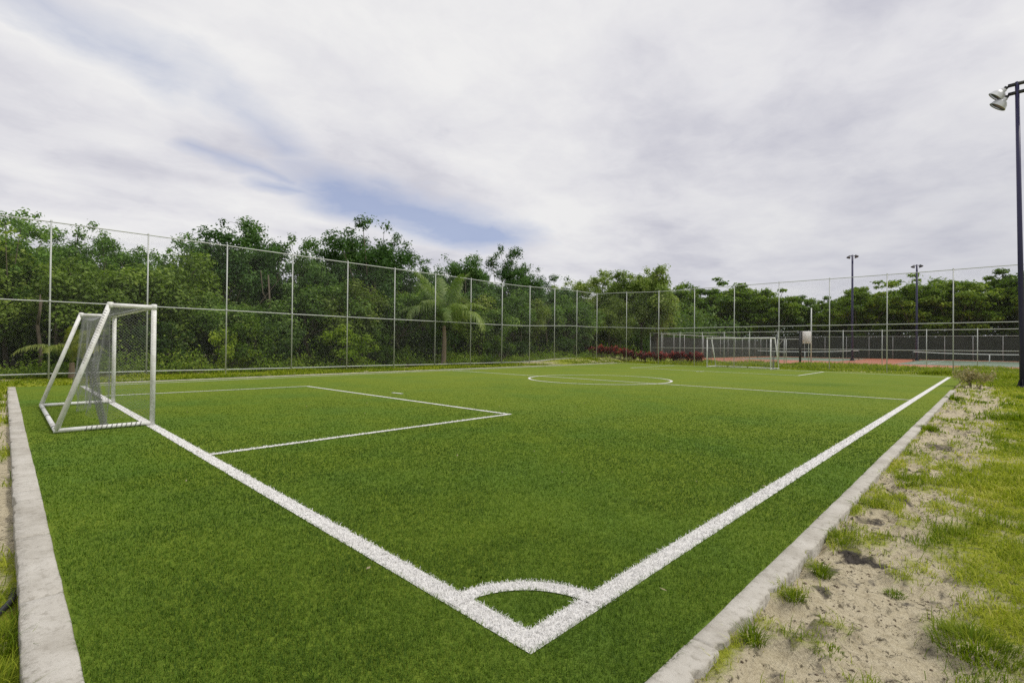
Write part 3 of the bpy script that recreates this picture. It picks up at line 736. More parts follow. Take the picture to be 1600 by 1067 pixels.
flat = lambda s: 0.
cf = fence('court_fence', 'low grey chain link fence along the near side of the tennis courts', (-28.3, 52), (7, 52), [0, 1.4, 3.6, 6.1, 8.4, 10.9, 13.5, 16.1, 18.8, 21.6, 24.5, 27.5, 30.5, 33.5], 3.0, 1.36, flat, .028, .024, bottom=False, step=.12, wire_r=.0013)
# gate in it: two leaves meeting at paired posts
mb = MB(); mb.tube([(0, 0, 2.26), (2.05, 0, 2.26)], .03, 8); mb.tube([(0, 0, 1.0), (.75, 0, 1.0)], .02, 8); mb.tube([(.0, 0, 1.5), (.55, 0, 2.24)], .02, 8)
for x in (0.02, .62, .80, 2.05): mb.tube([(x, 0, 0), (x, 0, 2.26)], .032, 8)
gt = mb.build('gate_frame', M['galv'], cf, smooth=True); gt.location = (13.45, -.09, 0)
# side fence and back fence with windscreen cloth
def screen_fence(name, lab, P0, P1, n, H, cloth):
    P0, P1 = np.array(P0, float), np.array(P1, float); L = np.linalg.norm(P1 - P0); ang = math.atan2(*(P1 - P0)[::-1])
    root = thing(name, lab, 'fence', (*P0, 0), ang, 'windscreen fences')
    for k in range(n + 1):
        mb = MB(); mb.tube([(L * k / n, 0, -.2), (L * k / n, 0, H)], .035, 8); mb.build('post', M['galv'], root, smooth=True)
    mb = MB(); mb.tube([(0, 0, H), (L, 0, H)], .03, 8); mb.build('top_rail', M['galv'], root, smooth=True)
    nu = int(L / .4); u = np.linspace(0, L, nu); rows = []
    for v in (0, .33, .66, 1.): rows.append(np.stack([u, .06 + .03 * np.sin(u * 4.1 + v * 2) * v * (1 - v) * 4 + .02 * np.sin(u * 1.7), -.03 + (H - cloth - .02 * np.abs(np.sin(u * PI / (L / n)))) * v], -1))
    V = np.stack(rows, 1); i, j = np.meshgrid(np.arange(nu - 1), np.arange(3), indexing='ij')
    Q = np.stack([i * 4 + j, (i + 1) * 4 + j, (i + 1) * 4 + j + 1, i * 4 + j + 1], -1).reshape(-1, 4)
    mk('windscreen', V.reshape(-1, 3), [Q], M['windscreen'], root)
    return root
screen_fence('court_fence', 'dark windscreen covered fence at the back of the tennis courts', (-28.8, 94.8), (16, 94.8), 15, 3.35, .12)
screen_fence('court_fence', 'grey windscreen covered fence along the left side of the tennis courts', (-28.8, 53), (-28.8, 94.6), 14, 3.0, .3)
# sign board and tall pole by the gate
root = thing('notice_board', 'white rectangular notice board on a dark frame by the court gate', 'sign', (-12.8, 51.8, -.05))
mb = MB(); mb.box((-.04, 0, 1.5), (.16, .16, 3.1)); mb.build('frame_post', M['black'], root)
mb = MB(); mb.box((.5, -.03, 2.47), (.70, .012, 1.13)); bd = mb.build('board', M['sign'], root)
mb = MB()
for k in range(9): mb.box((.5 + .03 * math.sin(k * 5), -.0385, 2.85 - k * .09), (.5 - .1 * (k % 3 == 2), .003, .022))
mb.build('printed_lines', M['print'], bd)
root = thing('pole', 'plain slim grey pole rising behind the white notice board', 'pole', (-12.45, 54.0, -.05))
mb = MB(); mb.tube([(0, 0, -.1), (0, 0, 5.3)], .055, 12); mb.lathe([(.055, 5.3), (.05, 5.34), (.001, 5.35)], 12); mb.build('shaft', M['galv'], root, smooth=True)
mb = MB(); mb.box((0, 0, .02), (.3, .3, .04)); mb.build('base_plate', M['galv'], root)

# ------------------------------------------------------------------ trees
def leafquads(C, Nrm, size, tint, aspect=.5):
    """diamond leaves slightly folded"""
    N = len(C); Nrm = Nrm / (np.linalg.norm(Nrm, axis=1, keepdims=True) + 1e-9)
    r = rng.normal(size=(N, 3)); d = r - Nrm * (r * Nrm).sum(1, keepdims=True); d /= np.linalg.norm(d, axis=1, keepdims=True) + 1e-9
    e = np.cross(Nrm, d); size = np.broadcast_to(size, N)[:, None]
    fold = Nrm * size * .12
    V = np.stack([C - d * size * .5, C + e * size * aspect * .5 - fold * -1, C + d * size * .5, C - e * size * aspect * .5 + fold], 1)
    return V.reshape(-1, 3), np.arange(N * 4).reshape(-1, 4), np.repeat(tint, 4)

def crown_clusters(n, R, Hc, z0, seed, flat=.75, shell=.5, lob=.35):
    g = np.random.default_rng(seed)
    d = g.normal(size=(n, 3)); d /= np.linalg.norm(d, axis=1, keepdims=True)
    rad = g.random(n) ** shell
    a = np.arctan2(d[:, 1], d[:, 0])
    lobes = 1 + lob * (np.sin(a * 2 + seed) * .5 + np.sin(a * 3 + seed * 2.1) * .5 + np.sin(d[:, 2] * 4 + seed) * .4)
    C = d * (rad * lobes)[:, None] * np.array([R, R, Hc / 2]); C[:, 2] += z0 + Hc / 2
    return C

def make_tree(name, seed, H, R, z0, ncl, per, leaf, mat, clr=(.45, .95), flat=.9, lob=.35, r_tr=.13, shell=.45, limbs=16, up=.5, label='', cat='tree', sprigs=0, aspect=.5):
    g = np.random.default_rng(seed)
    root = thing(name, label, cat)
    C = crown_clusters(ncl, R, H - z0 - clr[0] * flat, z0, seed, shell=shell, lob=lob)
    cr = clr[0] + (clr[1] - clr[0]) * g.random(ncl)
    if sprigs:      # loose twigs poking from the top
        S = np.stack([g.normal(size=sprigs) * R * .38, g.normal(size=sprigs) * R * .38, H - .75 + g.random(sprigs) * .6], -1)
        C = np.concatenate([C, S]); cr = np.concatenate([cr, .3 + .35 * g.random(sprigs)])
    n = len(C); sp = np.arange(n) >= ncl; cnt = np.maximum((per * (cr / np.mean(clr)) ** 1.8 * (.6 + .8 * g.random(n))).astype(int), 8)
    cnt[sp] = (per * (.16 + .25 * g.random(sp.sum()))).astype(int)
    idx = np.repeat(np.arange(n), cnt); N = len(idx)
    d = g.normal(size=(N, 3)); d /= np.linalg.norm(d, axis=1, keepdims=True)
    rr = g.random(N) ** np.where(sp[idx], .8, .55)
    far_ = np.where(g.random(N) < .2, 1 + .5 * g.random(N), 1.)
    L = C[idx] + d * (cr[idx] * rr * far_)[:, None] * np.array([1, 1, flat])
    nr = d * .6 + np.array([0, 0, up]) + g.normal(size=(N, 3)) * .55
    ct = (g.random(n) - .5) * .42
    t_ = np.clip(.45 + ct[idx] + (g.random(N) - .5) * .5, 0, 1)
    V, Q, T = leafquads(L, nr, leaf * (.65 + .7 * g.random(N)), t_, aspect)
    # trunk and limbs
    mb = MB(); zt = z0 + (H - z0) * .45; lean = g.normal(size=2) * .25
    path = np.array([(0, 0, -.3), (0, 0, 0), (lean[0] * .4, lean[1] * .3, z0 * .5), (lean[0], lean[1] * .8, z0), (lean[0] * 1.2, lean[1], zt)])
    mb.tube(path, [r_tr * 1.5, r_tr * 1.25, r_tr, r_tr * .85, r_tr * .5], 9)
    for k in g.choice(ncl, min(limbs, ncl), replace=False):
        s = np.array([lean[0], lean[1] * .8, z0 * (.75 + .5 * g.random())]); e = C[k]
        s[2] = min(s[2], zt); mid = (s + e) / 2 + np.array([0, 0, -.12 * np.linalg.norm(e - s)]) + g.normal(size=3) * .12
        mb.tube([s, (s + mid) / 2 + g.normal(size=3) * .06, mid, e], np.array([.5, .38, .25, .1]) * r_tr, 6)
    for e in C[ncl:]:
        q = C[:ncl][np.argmin(np.linalg.norm(C[:ncl] - e, axis=1))]
        mb.tube([q, (q + e) / 2 + g.normal(size=3) * .08, e + [0, 0, .2]], [.018, .012, .005], 5)
    mb.build('trunk', M['bark'], root, smooth=True)
    mk('crown', V, [Q], M[mat], root, tint=T)
    root['h0'] = H
    return root

protos = {}
used = set()
def place(kind, x, y, H, wide=1., label='', group='', color=(1, 1, 1, 1), rz=None):
    ps_ = protos[kind]; p = ps_[random.randrange(len(ps_))]
    fresh = [q for q in ps_ if q.name not in used]
    if fresh: p = fresh[0]
    h0 = p['h0']; s = H / h0 * (1.0); z = float(gz(np.array(float(x)), np.array(float(y))))
    rz = random.random() * 6.28 if rz is None else rz
    if p.name not in used:
        used.add(p.name); o = p; o.location = (x, y, z); o.rotation_euler = (0, 0, rz); o.scale = (s * wide, s * wide, s); o['label'] = label; o['group'] = group
        for c in o.children: c.color = color
        return o
    return dup(p, (x, y, z), rz, (s * wide, s * wide, s), label, group, color)

protos['tall'] = [make_tree('broadleaf_tree', 11 + k, 9.5, 2.5, 2.6, 86, 200, .2, 'leaf', (.38, .85), r_tr=.16, sprigs=3) for k in range(4)]
protos['airy'] = [make_tree('broadleaf_tree', 31 + k, 9.5, 2.3, 2.4, 92, 125, .19, 'leaf', (.3, .72), r_tr=.13, sprigs=6, limbs=26, lob=.5) for k in range(2)]
protos['mid'] = [make_tree('understorey_tree', 51 + k, 5.2, 2.1, 1.35, 40, 190, .18, 'leaf', (.4, .8), r_tr=.09, lob=.4) for k in range(3)]
protos['lush'] = [make_tree('understorey_tree', 61 + k, 5.4, 2.2, 1.3, 42, 200, .18, 'leaf_light', (.4, .85), r_tr=.09, lob=.4) for k in range(2)]
protos['slim'] = [make_tree('slender_tree', 71 + k, 10.5, 1.9, 2.8, 80, 150, .25, 'leaf_light', (.45, .9), r_tr=.12, sprigs=16, lob=.45, flat=.9) for k in range(3)]
protos['canopy'] = [make_tree('spreading_tree', 81 + k, 12, 6.6, 3.2, 150, 150, .42, 'leaf_canopy', (.7, 1.5), flat=.42, r_tr=.3, shell=.55, lob=.16, limbs=26, up=1.0, sprigs=0) for k in range(3)]
protos['shrub'] = [make_tree('shrub', 91 + k, 2.5, 1.25, .1, 34, 85, .15, 'shrub', (.22, .42), r_tr=.035, limbs=20, lob=.4) for k in range(3)]
protos['bright'] = [make_tree('shrub', 95 + k, 2.5, 1.3, .1, 40, 85, .15, 'shrub_bright', (.22, .42), r_tr=.035, limbs=20, lob=.35, up=1.0) for k in range(2)]
protos['bush'] = [make_tree('shrub', 101 + k, 2.2, 1.2, .05, 30, 90, .14, 'leaf', (.22, .42), r_tr=.03, limbs=18, lob=.5) for k in range(2)]

ORD = ['first', 'second', 'third', 'fourth', 'fifth', 'sixth', 'seventh', 'eighth', 'ninth', 'tenth', 'eleventh', 'twelfth', 'thirteenth', 'fourteenth']
def bay(x, y):   # which panel of the left fence, counted from the left frame edge, one looks through
    yy = y * (-26.2 / x); return int(math.floor((yy - 1.23) / 3.08)) + 1
seen_lab = {}
def uniq(lab):
    seen_lab[lab] = seen_lab.get(lab, 0) + 1
    return lab if seen_lab[lab] == 1 else lab.replace(' seen through', [' half hidden', ' farther back', ' lowest'][min(seen_lab[lab] - 2, 2)] + ' seen through')
def lab_left(desc, x, y): return uniq(f'{desc} seen through the {ORD[max(0, min(bay(x, y), 13))]} panel of the left fence')
# tall back row (Y and height as seen at X=-34; slid along the sight line to the X wanted)
tall = [(.1, 7.9, -33, 'airy', 'sparse tall tree'), (1.4, 7.0, -36, 'tall', 'rounded tall tree'), (2.7, 7.5, -33, 'airy', 'wispy topped tree'), (3.9, 6.9, -35.5, 'tall', 'rounded tall tree'), (5.7, 6.8, -33.5, 'airy', 'thin crowned tree'),
        (7.7, 8.0, -36, 'airy', 'gappy crowned tall tree'), (9.7, 9.3, -34, 'tall', 'high dark tree'), (11.7, 8.7, -36, 'tall', 'dark rounded tall tree'), (14.1, 8.7, -34, 'airy', 'tall tree with ragged top'),
        (16.5, 9.2, -36, 'tall', 'dense dark tall tree'), (19.2, 10.7, -34, 'tall', 'tallest dark tree'), (21.0, 10.1, -36, 'airy', 'tall open crowned tree'), (24.2, 9.0, -35, 'airy', 'tall flat topped tree'),
        (29.3, 9.9, -34, 'tall', 'high rounded tree'), (34.2, 10.7, -36, 'airy', 'tall see through crowned tree'), (37.5, 9.6, -34, 'airy', 'tall loose crowned tree'), (27., 8.2, -37, 'tall', 'dark tree'), (-3, 7.4, -34, 'tall', 'tall tree'), (42, 8.6, -38, 'tall', 'dark tall tree')]
for Y34, H34, X, kd, desc in tall:
    f = X / -34.; x, y, H = X, Y34 * f, 1.4 + (H34 - 1.4) * f
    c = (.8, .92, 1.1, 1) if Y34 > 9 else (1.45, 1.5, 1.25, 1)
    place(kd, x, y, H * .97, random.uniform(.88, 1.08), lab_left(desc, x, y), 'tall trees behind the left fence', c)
for k, y in enumerate(np.arange(-5.5, 45, 2.35)):
    x = -31.4 + 1.1 * math.sin(k * 2.4); kd = 'lush' if (k % 4 == 1 or y < 4) else 'mid'
    H = 5.0 + .9 * math.sin(k * 1.7) + (.9 if y < 6 else 0) + (.8 if y > 20 else 0)
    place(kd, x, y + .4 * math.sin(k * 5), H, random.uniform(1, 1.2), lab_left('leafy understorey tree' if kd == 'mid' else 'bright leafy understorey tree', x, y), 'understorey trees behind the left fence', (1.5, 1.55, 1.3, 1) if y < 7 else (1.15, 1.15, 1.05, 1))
for k, y in enumerate(np.arange(-3.5, 42, 2.9)):
    x = -29.3 + .35 * math.sin(k * 3.1)
    if 19.2 < y < 25.5: x -= .9
    if k % 3 == 1: continue
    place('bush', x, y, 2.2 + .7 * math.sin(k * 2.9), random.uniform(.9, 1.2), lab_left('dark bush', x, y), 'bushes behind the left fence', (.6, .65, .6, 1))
# the bright shrubs picked out in front
for x, y, H, w, desc in ((-28.2, 14.6, 2.75, 1.15, 'bright green drooping shrub'), (-28.2, 8.2, 2.6, .75, 'yellow green climbing shrub'), (-28.7, 9.6, 2.9, 1.0, 'olive green rounded shrub'), (-28.6, 17.3, 2.2, .7, 'leafy upright shrub'), (-28.4, 27.4, 2.6, .9, 'loose light green shrub'), (-28.2, 18.6, 1.4, .7, 'low rounded shrub')):
    place('bright' if 'bright' in desc or 'yellow' in desc else 'shrub', x, y, H, w, lab_left(desc, x, y), 'shrubs close behind the left fence', (1, 1, 1, 1) if 'bright' in desc or 'yellow' in desc else (.8, .85, .8, 1))
# far corner: lighter slender trees
Rw = ['left edge', 'left part', 'middle']
for k, (x, y, H, desc) in enumerate([(-44, 54, 10.0, 'pale green slender tree beyond the left fence near its far corner'), (-40, 54.5, 10.5, 'slender tree with light feathery crown just left of the fence corner'), (-36.6, 54, 10.8, 'light green slender tree rising right over the far fence corner'),
                                     (-33.6, 54, 11.1, 'pointed light green tree behind the left end of the red plants'), (-30.8, 54.5, 10.6, 'feathery slender tree behind the middle of the red plants'), (-28.2, 53.5, 11.5, 'tallest bushy tree rising behind the red plants'), (-25.9 - 6, 60, 10.2, 'dark tree standing behind the tall bushy tree at the red plants'), (-38, 60, 11, 'tree half hidden behind the slender trees at the fence corner')]):
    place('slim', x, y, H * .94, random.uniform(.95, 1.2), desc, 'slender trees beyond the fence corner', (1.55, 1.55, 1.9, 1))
for k, (x, y) in enumerate([(-39, 46.5), (-36, 47), (-33.2, 46), (-30.5, 47), (-31.5, 50.5), (-35, 50.5)]):
    place(['lush', 'lush'][k % 2], x, y, 5.6 + .7 * math.sin(k * 2), 1.1, ['leafy tree low beyond the far left fence panels', 'dark leafy tree left of the red plants', 'bright leafy tree just behind the left end of the red plants', 'dark leafy tree behind the red plants by the side court fence', 'leafy tree squeezed between slender trunks at the court corner', 'dark leafy tree deep behind the fence corner'][k], 'low trees beyond the fence corner')
# right: spreading canopy trees behind the courts
for x, y, H, w, desc in [(-41.5, 98, 14.2, 1.0, 'broad spreading tree rising behind the left post of the far goal'), (-35.8, 100, 12.9, .95, 'broad spreading tree above the far goal'), (-30.3, 99, 12.7, .9, 'flat topped spreading tree above the right post of the far goal'),
                         (-25.4, 104, 11.2, .62, 'lower spreading tree just left of the notice board pole'), (-20.6, 103, 10.3, .85, 'low spreading tree between the notice board and the first distant pole'), (-16, 100.5, 11.3, .9, 'spreading tree directly behind the taller looking distant pole'),
                         (-11.6, 101, 12.0, .95, 'domed spreading tree between the two distant poles'), (-7.6, 100, 12.5, .95, 'highest domed spreading tree behind the farther distant pole'), (-3.6, 100.5, 11.7, 1.0, 'wide domed tree right of the farther distant pole'), (1.9, 104, 12.9, .95, 'spreading tree beside the near floodlight pole at the right edge'), (8, 102, 12.5, 1.0, 'spreading tree past the right edge'), (-47, 92, 13.2, .9, 'spreading tree behind the tall bushy tree at the fence corner')]:
    place('canopy', x, y, H * 1.06, w * .97, desc, 'spreading trees behind the tennis courts', (1.4, 1.35, 1.0, 1) if x > -24 else (1.15, 1.2, 1.0, 1))

# woodland mass behind everything, undergrowth along the fence
def mass(name, boxes, leaf, mat, label, kind='stuff', tint0=.3, rough=0):
    Vs, Qs, Ts = [], [], []; k = 0
    for (x0, x1, y0, y1, h_, n) in boxes:
        X = x0 + (x1 - x0) * rng.random(n); Y = y0 + (y1 - y0) * rng.random(n)
        top = h_ * (.55 + .75 * fbm(X * .45, Y * .45, 44)) if not rough else h_ * (.15 + 1.5 * sst(.3, .7, fbm(X * .9, Y * .8, 44)) * (.6 + .8 * vn(X * 3, Y * 3, 46))); Z = top * rng.random(n) ** .8
        V, Q, T = leafquads(np.stack([X, Y, Z + gz(X, Y)], -1), rng.normal(size=(n, 3)) + np.array([0, 0, .8]), leaf * (.6 + .8 * rng.random(n)), np.clip(tint0 + (rng.random(n) - .5) * .6 + (fbm(X, Y, 45) - .5) * .5, 0, 1))
        Vs.append(V); Qs.append(Q + k); Ts.append(T); k += len(V)
    return tag(mk(name, np.concatenate(Vs), [np.concatenate(Qs)], M[mat], tint=np.concatenate(Ts)), label, 'woodland' if 'wood' in name else 'undergrowth', kind=kind)
mass('woodland', [(-47, -38, -30, 62, 6.2, 46000), (-36, -34, -20, 62, 2.6, 16000), (-60, -30, 62, 76, 7.5, 12000), (-70, 30, 104, 112, 8.5, 60000), (-70, -30, 76, 107, 6.5, 12000), (16, 40, 60, 112, 8, 5000)], .5, 'leaf', 'dense dark woodland massed behind the separate trees')
mass('undergrowth', [(-29.6, -27, -6, 24, .55, 13000), (-29.4, -27.2, -6, 10.5, .95, 9000), (-29.6, -27.2, 24, 40, .4, 5000), (-30.5, -28.6, -6, 42, 1.5, 8000), (-34, -27, 42, 50, 1.0, 4000)], .13, 'weed', 'low bright green weeds growing along the foot of the left fence', tint0=.42, rough=1)
# a few bare trunks standing in the gloom
for x, y, H, desc in ((-29.2, 1.1, 3.2, 'pale crooked bare stem in the dark behind the near goal'), (-29.5, 31.5, 3.6, 'pale slanting trunk'), (-30.3, 36, 4.2, 'pale straight trunk'), (-30, 38.5, 4., 'slim grey trunk'), (-31.5, 11.2, 5.4, 'forked pale trunk')):
    root = thing('bare_trunk', desc if 'goal' in desc else lab_left(desc, x, y), 'tree trunk', (x, y, float(gz(np.array(x), np.array(y)))), random.random() * 6, 'bare trunks behind the fence')
    mb = MB(); a = random.uniform(-.3, .3); mb.tube([(0, 0, -.2), (a * .2, .03, H * .3), (a * .9, -.05, H * .65), (a, .1, H)], [.09, .075, .06, .04], 8)
    mb.tube([(a * .9, -.05, H * .65), (a * .9 + .3, .2, H * .8), (a + .4, .3, H * 1.05)], [.045, .035, .02], 6); mb.build('stem', M['bark'], root, smooth=True)

# ------------------------------------------------------------------ palms
def frond(L, droop, nleaf, leaf_l, seed, tw=.035):
    g = np.random.default_rng(seed)
    s = np.linspace(0, 1, 14); ang = math.radians(68) - droop * s ** 1.25
    dx = np.cos(ang) * L / 13; dz = np.sin(ang) * L / 13
    x = np.concatenate([[0], np.cumsum(dx[1:])]); z = np.concatenate([[0], np.cumsum(dz[1:])])
    pts = np.stack([x, 0 * x, z], -1); mb = MB()
    mb.tube(pts, np.linspace(tw, .006, 14), 6, tint=.55)
    Vs = []; 
    for k in range(nleaf):
        t_ = .13 + .87 * k / (nleaf - 1); q = t_ * 13; i0 = min(int(q), 12); p = pts[i0] + (pts[i0 + 1] - pts[i0]) * (q - i0)
        T_ = pts[i0 + 1] - pts[i0]; T_ /= np.linalg.norm(T_)
        ll = leaf_l * (.35 + .65 * math.sin(PI * min(1, .18 + t_ * .82)) ) * (.9 + .2 * g.random())
        for sd in (-1, 1):
            out = np.array([0, sd, 0]) * .82 + T_ * .5 + np.array([0, 0, .12]) + g.normal(size=3) * .06; out /= np.linalg.norm(out)
            m_ = p + out * ll * .5; m_[2] -= .06 * ll; e = p + out * ll * .74 + np.array([0, 0, -.58 * ll]) ; w = T_ * .046 * (L / 2.6)
            tint = .3 + .4 * g.random() + .2 * t_
            mb.add([p - w * .5, p + w * .5, m_ + w * .5, m_ - w * .5, e], [[0, 1, 2, 3]], tint); k0 = mb.n - 5
            mb.P.setdefault(3, []).append(np.array([[k0 + 3, k0 + 2, k0 + 4]]))
    return mb
def palm(name, label, loc, Ht, L, n, leaf_l, droops, group, r=.14, tilt0=0, color=(1, 1, 1, 1)):
    root = thing(name, label, 'palm tree', loc, 0, group)
    if Ht > .3:
        mb = MB(); zz = np.linspace(-.2, Ht, 26); rr = r * (1.15 - .35 * zz / Ht) * (1 + .06 * np.cos(np.arange(26) * PI)); rr[:4] *= [1.35, 1.25, 1.15, 1.08]
        mb.tube(np.stack([.10 * np.sin(zz), .05 * zz * 0, zz], -1), rr, 12); mb.build('trunk', M['palm_bark'], root, smooth=True)
    fr = [frond(L, d, 34, leaf_l, 5 + k).build('frond', M['palm'], root) for k, d in enumerate(droops)]
    for k in range(n):
        f = fr[k] if k < len(fr) else fr[k % len(fr)].copy()
        if k >= len(fr): COL.objects.link(f); f.parent = root
        lv = k % len(fr)
        f.location = (.10 * math.sin(Ht), 0, Ht - .02); f.color = color
        f.rotation_euler = (random.uniform(-.12, .12), random.uniform(-.1, .1) - (.28 if lv == 0 else 0), k * 2.39996 + tilt0); f.scale = (random.uniform(.85, 1.08),) * 3
    return root
palm('coconut_palm', 'coconut palm with long arching fronds behind the seventh panel of the left fence', (-27.6, 21.5, 0), 2.75, 4.1, 18, 1.1, (.8, 1.65, 2.45), 'palms behind the left fence', .15)
palm('young_palm', 'stemless young palm with yellowing fronds seen behind the near goal', (-26.95, 1.95, 0), .55, 2.05, 10, .5, (1.2, 1.7, 2.0), 'palms behind the left fence', .1, color=(1.35, 1.1, .9, 1))
palm('young_palm', 'young palm with drooping fronds left of the red plants at the fence corner', (-31.0, 40.9, .2), 1.7, 2.6, 14, .6, (1.3, 1.9, 2.3), 'palms behind the left fence', .11, color=(.7, .85, .8, 1))

# strap-leaved rosette clump
def straps(n, L, seed, droop=1.3, w=.05):
    g = np.random.default_rng(seed); mb = MB()
    for k in range(n):
        a = g.random() * 6.28; el = math.radians(35 + 50 * g.random()); l_ = L * (.6 + .5 * g.random()); s = np.linspace(0, 1, 6); ang = el - droop * s ** 1.5 * g.random()
        x = np.concatenate([[0], np.cumsum(np.cos(ang[1:]) * l_ / 5)]); z = np.concatenate([[0], np.cumsum(np.sin(ang[1:]) * l_ / 5)])
        o0 = g.normal(size=2) * .16 * L; c = np.stack([o0[0] + x * math.cos(a), o0[1] + x * math.sin(a), z], -1); sd = np.array([-math.sin(a), math.cos(a), 0])
        ww = w * np.array([.7, 1, 1, .85, .55, .05]); V = np.stack([c - sd * ww[:, None] / 2, c + sd * ww[:, None] / 2], 1).reshape(-1, 3)
        i = np.arange(5)[:, None] * 2; mb.add(V, np.concatenate([i, i + 1, i + 3, i + 2], 1), min(1, max(0, .45 + (g.random() - .5) * .8)))
    return mb
o = straps(150, 1.15, 5).build('strap_leaf_plant', M['shrub']); o.location = (-27.3, 25.7, -.05); o.color = (.9, .9, .7, 1)
tag(o, 'spiky strap leaved clump at the fence foot right of the coconut palm', 'plant')

# red ti plants behind the end fence
def ti_plant(seed):
    root = thing('red_leaf_plant', 'x', 'plant'); g = np.random.default_rng(seed); mb = MB(); lf = MB()
    for s in range(7):
        b = g.normal(size=2) * .10; tp = b + g.normal(size=2) * .14; h_ = .35 + .6 * g.random()
        mb.tube([(b[0], b[1], -.1), (tp[0], tp[1], h_)], .012, 5)
        for k in range(15):
            a = g.random() * 6.28; el = math.radians(-5 + 80 * g.random()); l_ = .24 + .18 * g.random(); d = np.array([math.cos(a) * math.cos(el), math.sin(a) * math.cos(el), math.sin(el)])
            p = np.array([tp[0], tp[1], h_ - .16 * g.random()]); e = p + d * l_ + np.array([0, 0, -.06]); sd = np.array([-math.sin(a), math.cos(a), 0]) * .05; m_ = p + d * l_ * .5
            tt = .35 + .4 * g.random() + (.3 if el > .7 else 0); lf.add([p, m_ - sd, e, m_ + sd], [[0, 1, 2, 3]], min(1, tt))
    mb.build('stems', M['bark'], root); lf.build('foliage', M['ti'], root)
    return root
tis = [ti_plant(300 + k) for k in range(3)]
for k in range(39):
    x = -29.75 + k * .325 + random.uniform(-.06, .06); y = 40.4 + .2 * math.sin(k * 1.3) + .012 * k; z = float(gz(np.array(x), np.array(y)))
    s = random.uniform(.95, 1.15) * (1.08 if k < 8 else 1)
    lab = 'dark red leaved plant in the low row behind the end fence'
    if k < 3: o = tis[k]; o.location = (x, y, z); o.scale = (s,) * 3; o['label'] = lab; o['group'] = 'row of red leaved plants'
    else: dup(tis[k % 3], (x, y, z), random.random() * 6, (s,) * 3, lab, 'row of red leaved plants')

# dry weed bush at the end of the kerb
root = thing('dry_weed_bush', 'greyish dry weed bush at the far broken end of the right kerb', 'weed bush', (-.5, 25.6, -.05))
g = np.random.default_rng(9); mb = MB(); pts_ = []
for k in range(46):
    a = g.random() * 6.28; el = math.radians(35 + 55 * g.random()); l_ = .5 + .35 * g.random(); b = g.normal(size=2) * .16
    e = np.array([b[0] + math.cos(a) * math.cos(el) * l_, b[1] + math.sin(a) * math.cos(el) * l_, math.sin(el) * l_]); m_ = np.array([b[0], b[1], 0]) * .5 + e * .5 + np.array([0, 0, .06])
    mb.tube([(b[0], b[1], -.05), m_, e], [.004, .003, .002], 4); pts_ += [m_ + (e - m_) * q for q in g.random(26)]
mb.build('stems', M['bark'], root)
pts_ = np.array(pts_) + g.normal(size=(len(pts_), 3)) * .05
V, Q, T = leafquads(pts_, g.normal(size=(len(pts_), 3)), .085, np.clip(.2 + .7 * g.random(len(pts_)), 0, 1)); mk('foliage', V, [Q], M['dry'], root, tint=T).color = (1.5, 1.5, 1.4, 1)

# ------------------------------------------------------------------ sky and light
SUN_AZ, SUN_EL = math.radians(42), math.radians(56)      # azimuth measured from +X towards +Y: ahead and to the right
w = bpy.data.worlds.new('World'); SC.world = w; w.use_nodes = True
t = NT.__new__(NT); t.t = w.node_tree; t.t.nodes.clear()
out = t.n('ShaderNodeOutputWorld'); bg = t.n('ShaderNodeBackground'); bg.inputs['Strength'].default_value = .1
sky = t.n('ShaderNodeTexSky', sky_type='NISHITA'); sky.sun_disc = False; sky.sun_elevation = SUN_EL; sky.sun_rotation = PI / 2 - SUN_AZ; sky.ozone_density = 2.0; sky.dust_density = .6
D = t.n('ShaderNodeTexCoord').outputs['Generated']; sep = t.n('ShaderNodeSeparateXYZ'); t.l(D, sep.inputs[0])
z = t.math('ADD', t.math('MAXIMUM', sep.outputs[2], 0.), .12)
u = t.math('DIVIDE', sep.outputs[0], z); v = t.math('DIVIDE', sep.outputs[1], z)
cmb = t.n('ShaderNodeCombineXYZ'); t.l(u, cmb.inputs[0]); t.l(v, cmb.inputs[1])
UV = cmb.outputs[0]
def warp(vec, sc, amt):
    nz = t.n('ShaderNodeTexNoise'); nz.inputs['Scale'].default_value = sc; nz.inputs['Detail'].default_value = 5; t.l(vec, nz.inputs['Vector'])
    s1 = t.n('ShaderNodeVectorMath', operation='SUBTRACT'); t.l(nz.outputs['Color'], s1.inputs[0]); s1.inputs[1].default_value = (.5, .5, .5)
    s2 = t.n('ShaderNodeVectorMath', operation='SCALE'); t.l(s1.outputs[0], s2.inputs[0]); s2.inputs['Scale'].default_value = amt
    s3 = t.n('ShaderNodeVectorMath', operation='ADD'); t.l(vec, s3.inputs[0]); t.l(s2.outputs[0], s3.inputs[1]); return s3.outputs[0]
UVw = warp(UV, 1.8, .42)
sw = t.n('ShaderNodeSeparateXYZ'); t.l(UVw, sw.inputs[0]); uw, vw = sw.outputs[0], sw.outputs[1]
def seg(ax, ay, bx_, by_, r):
    dx, dy = bx_ - ax, by_ - ay; L2 = dx * dx + dy * dy
    px, py = t.math('SUBTRACT', uw, ax), t.math('SUBTRACT', vw, ay)
    tt = t.math('DIVIDE', t.math('ADD', t.math('MULTIPLY', px, dx), t.math('MULTIPLY', py, dy)), L2, clamp=True)
    ex = t.math('SUBTRACT', px, t.math('MULTIPLY', tt, dx)); ey = t.math('SUBTRACT', py, t.math('MULTIPLY', tt, dy))
    d = t.math('SQRT', t.math('ADD', t.math('MULTIPLY', ex, ex), t.math('MULTIPLY', ey, ey)))
    return t.math('SUBTRACT', 1., t.math('DIVIDE', d, r), clamp=True)
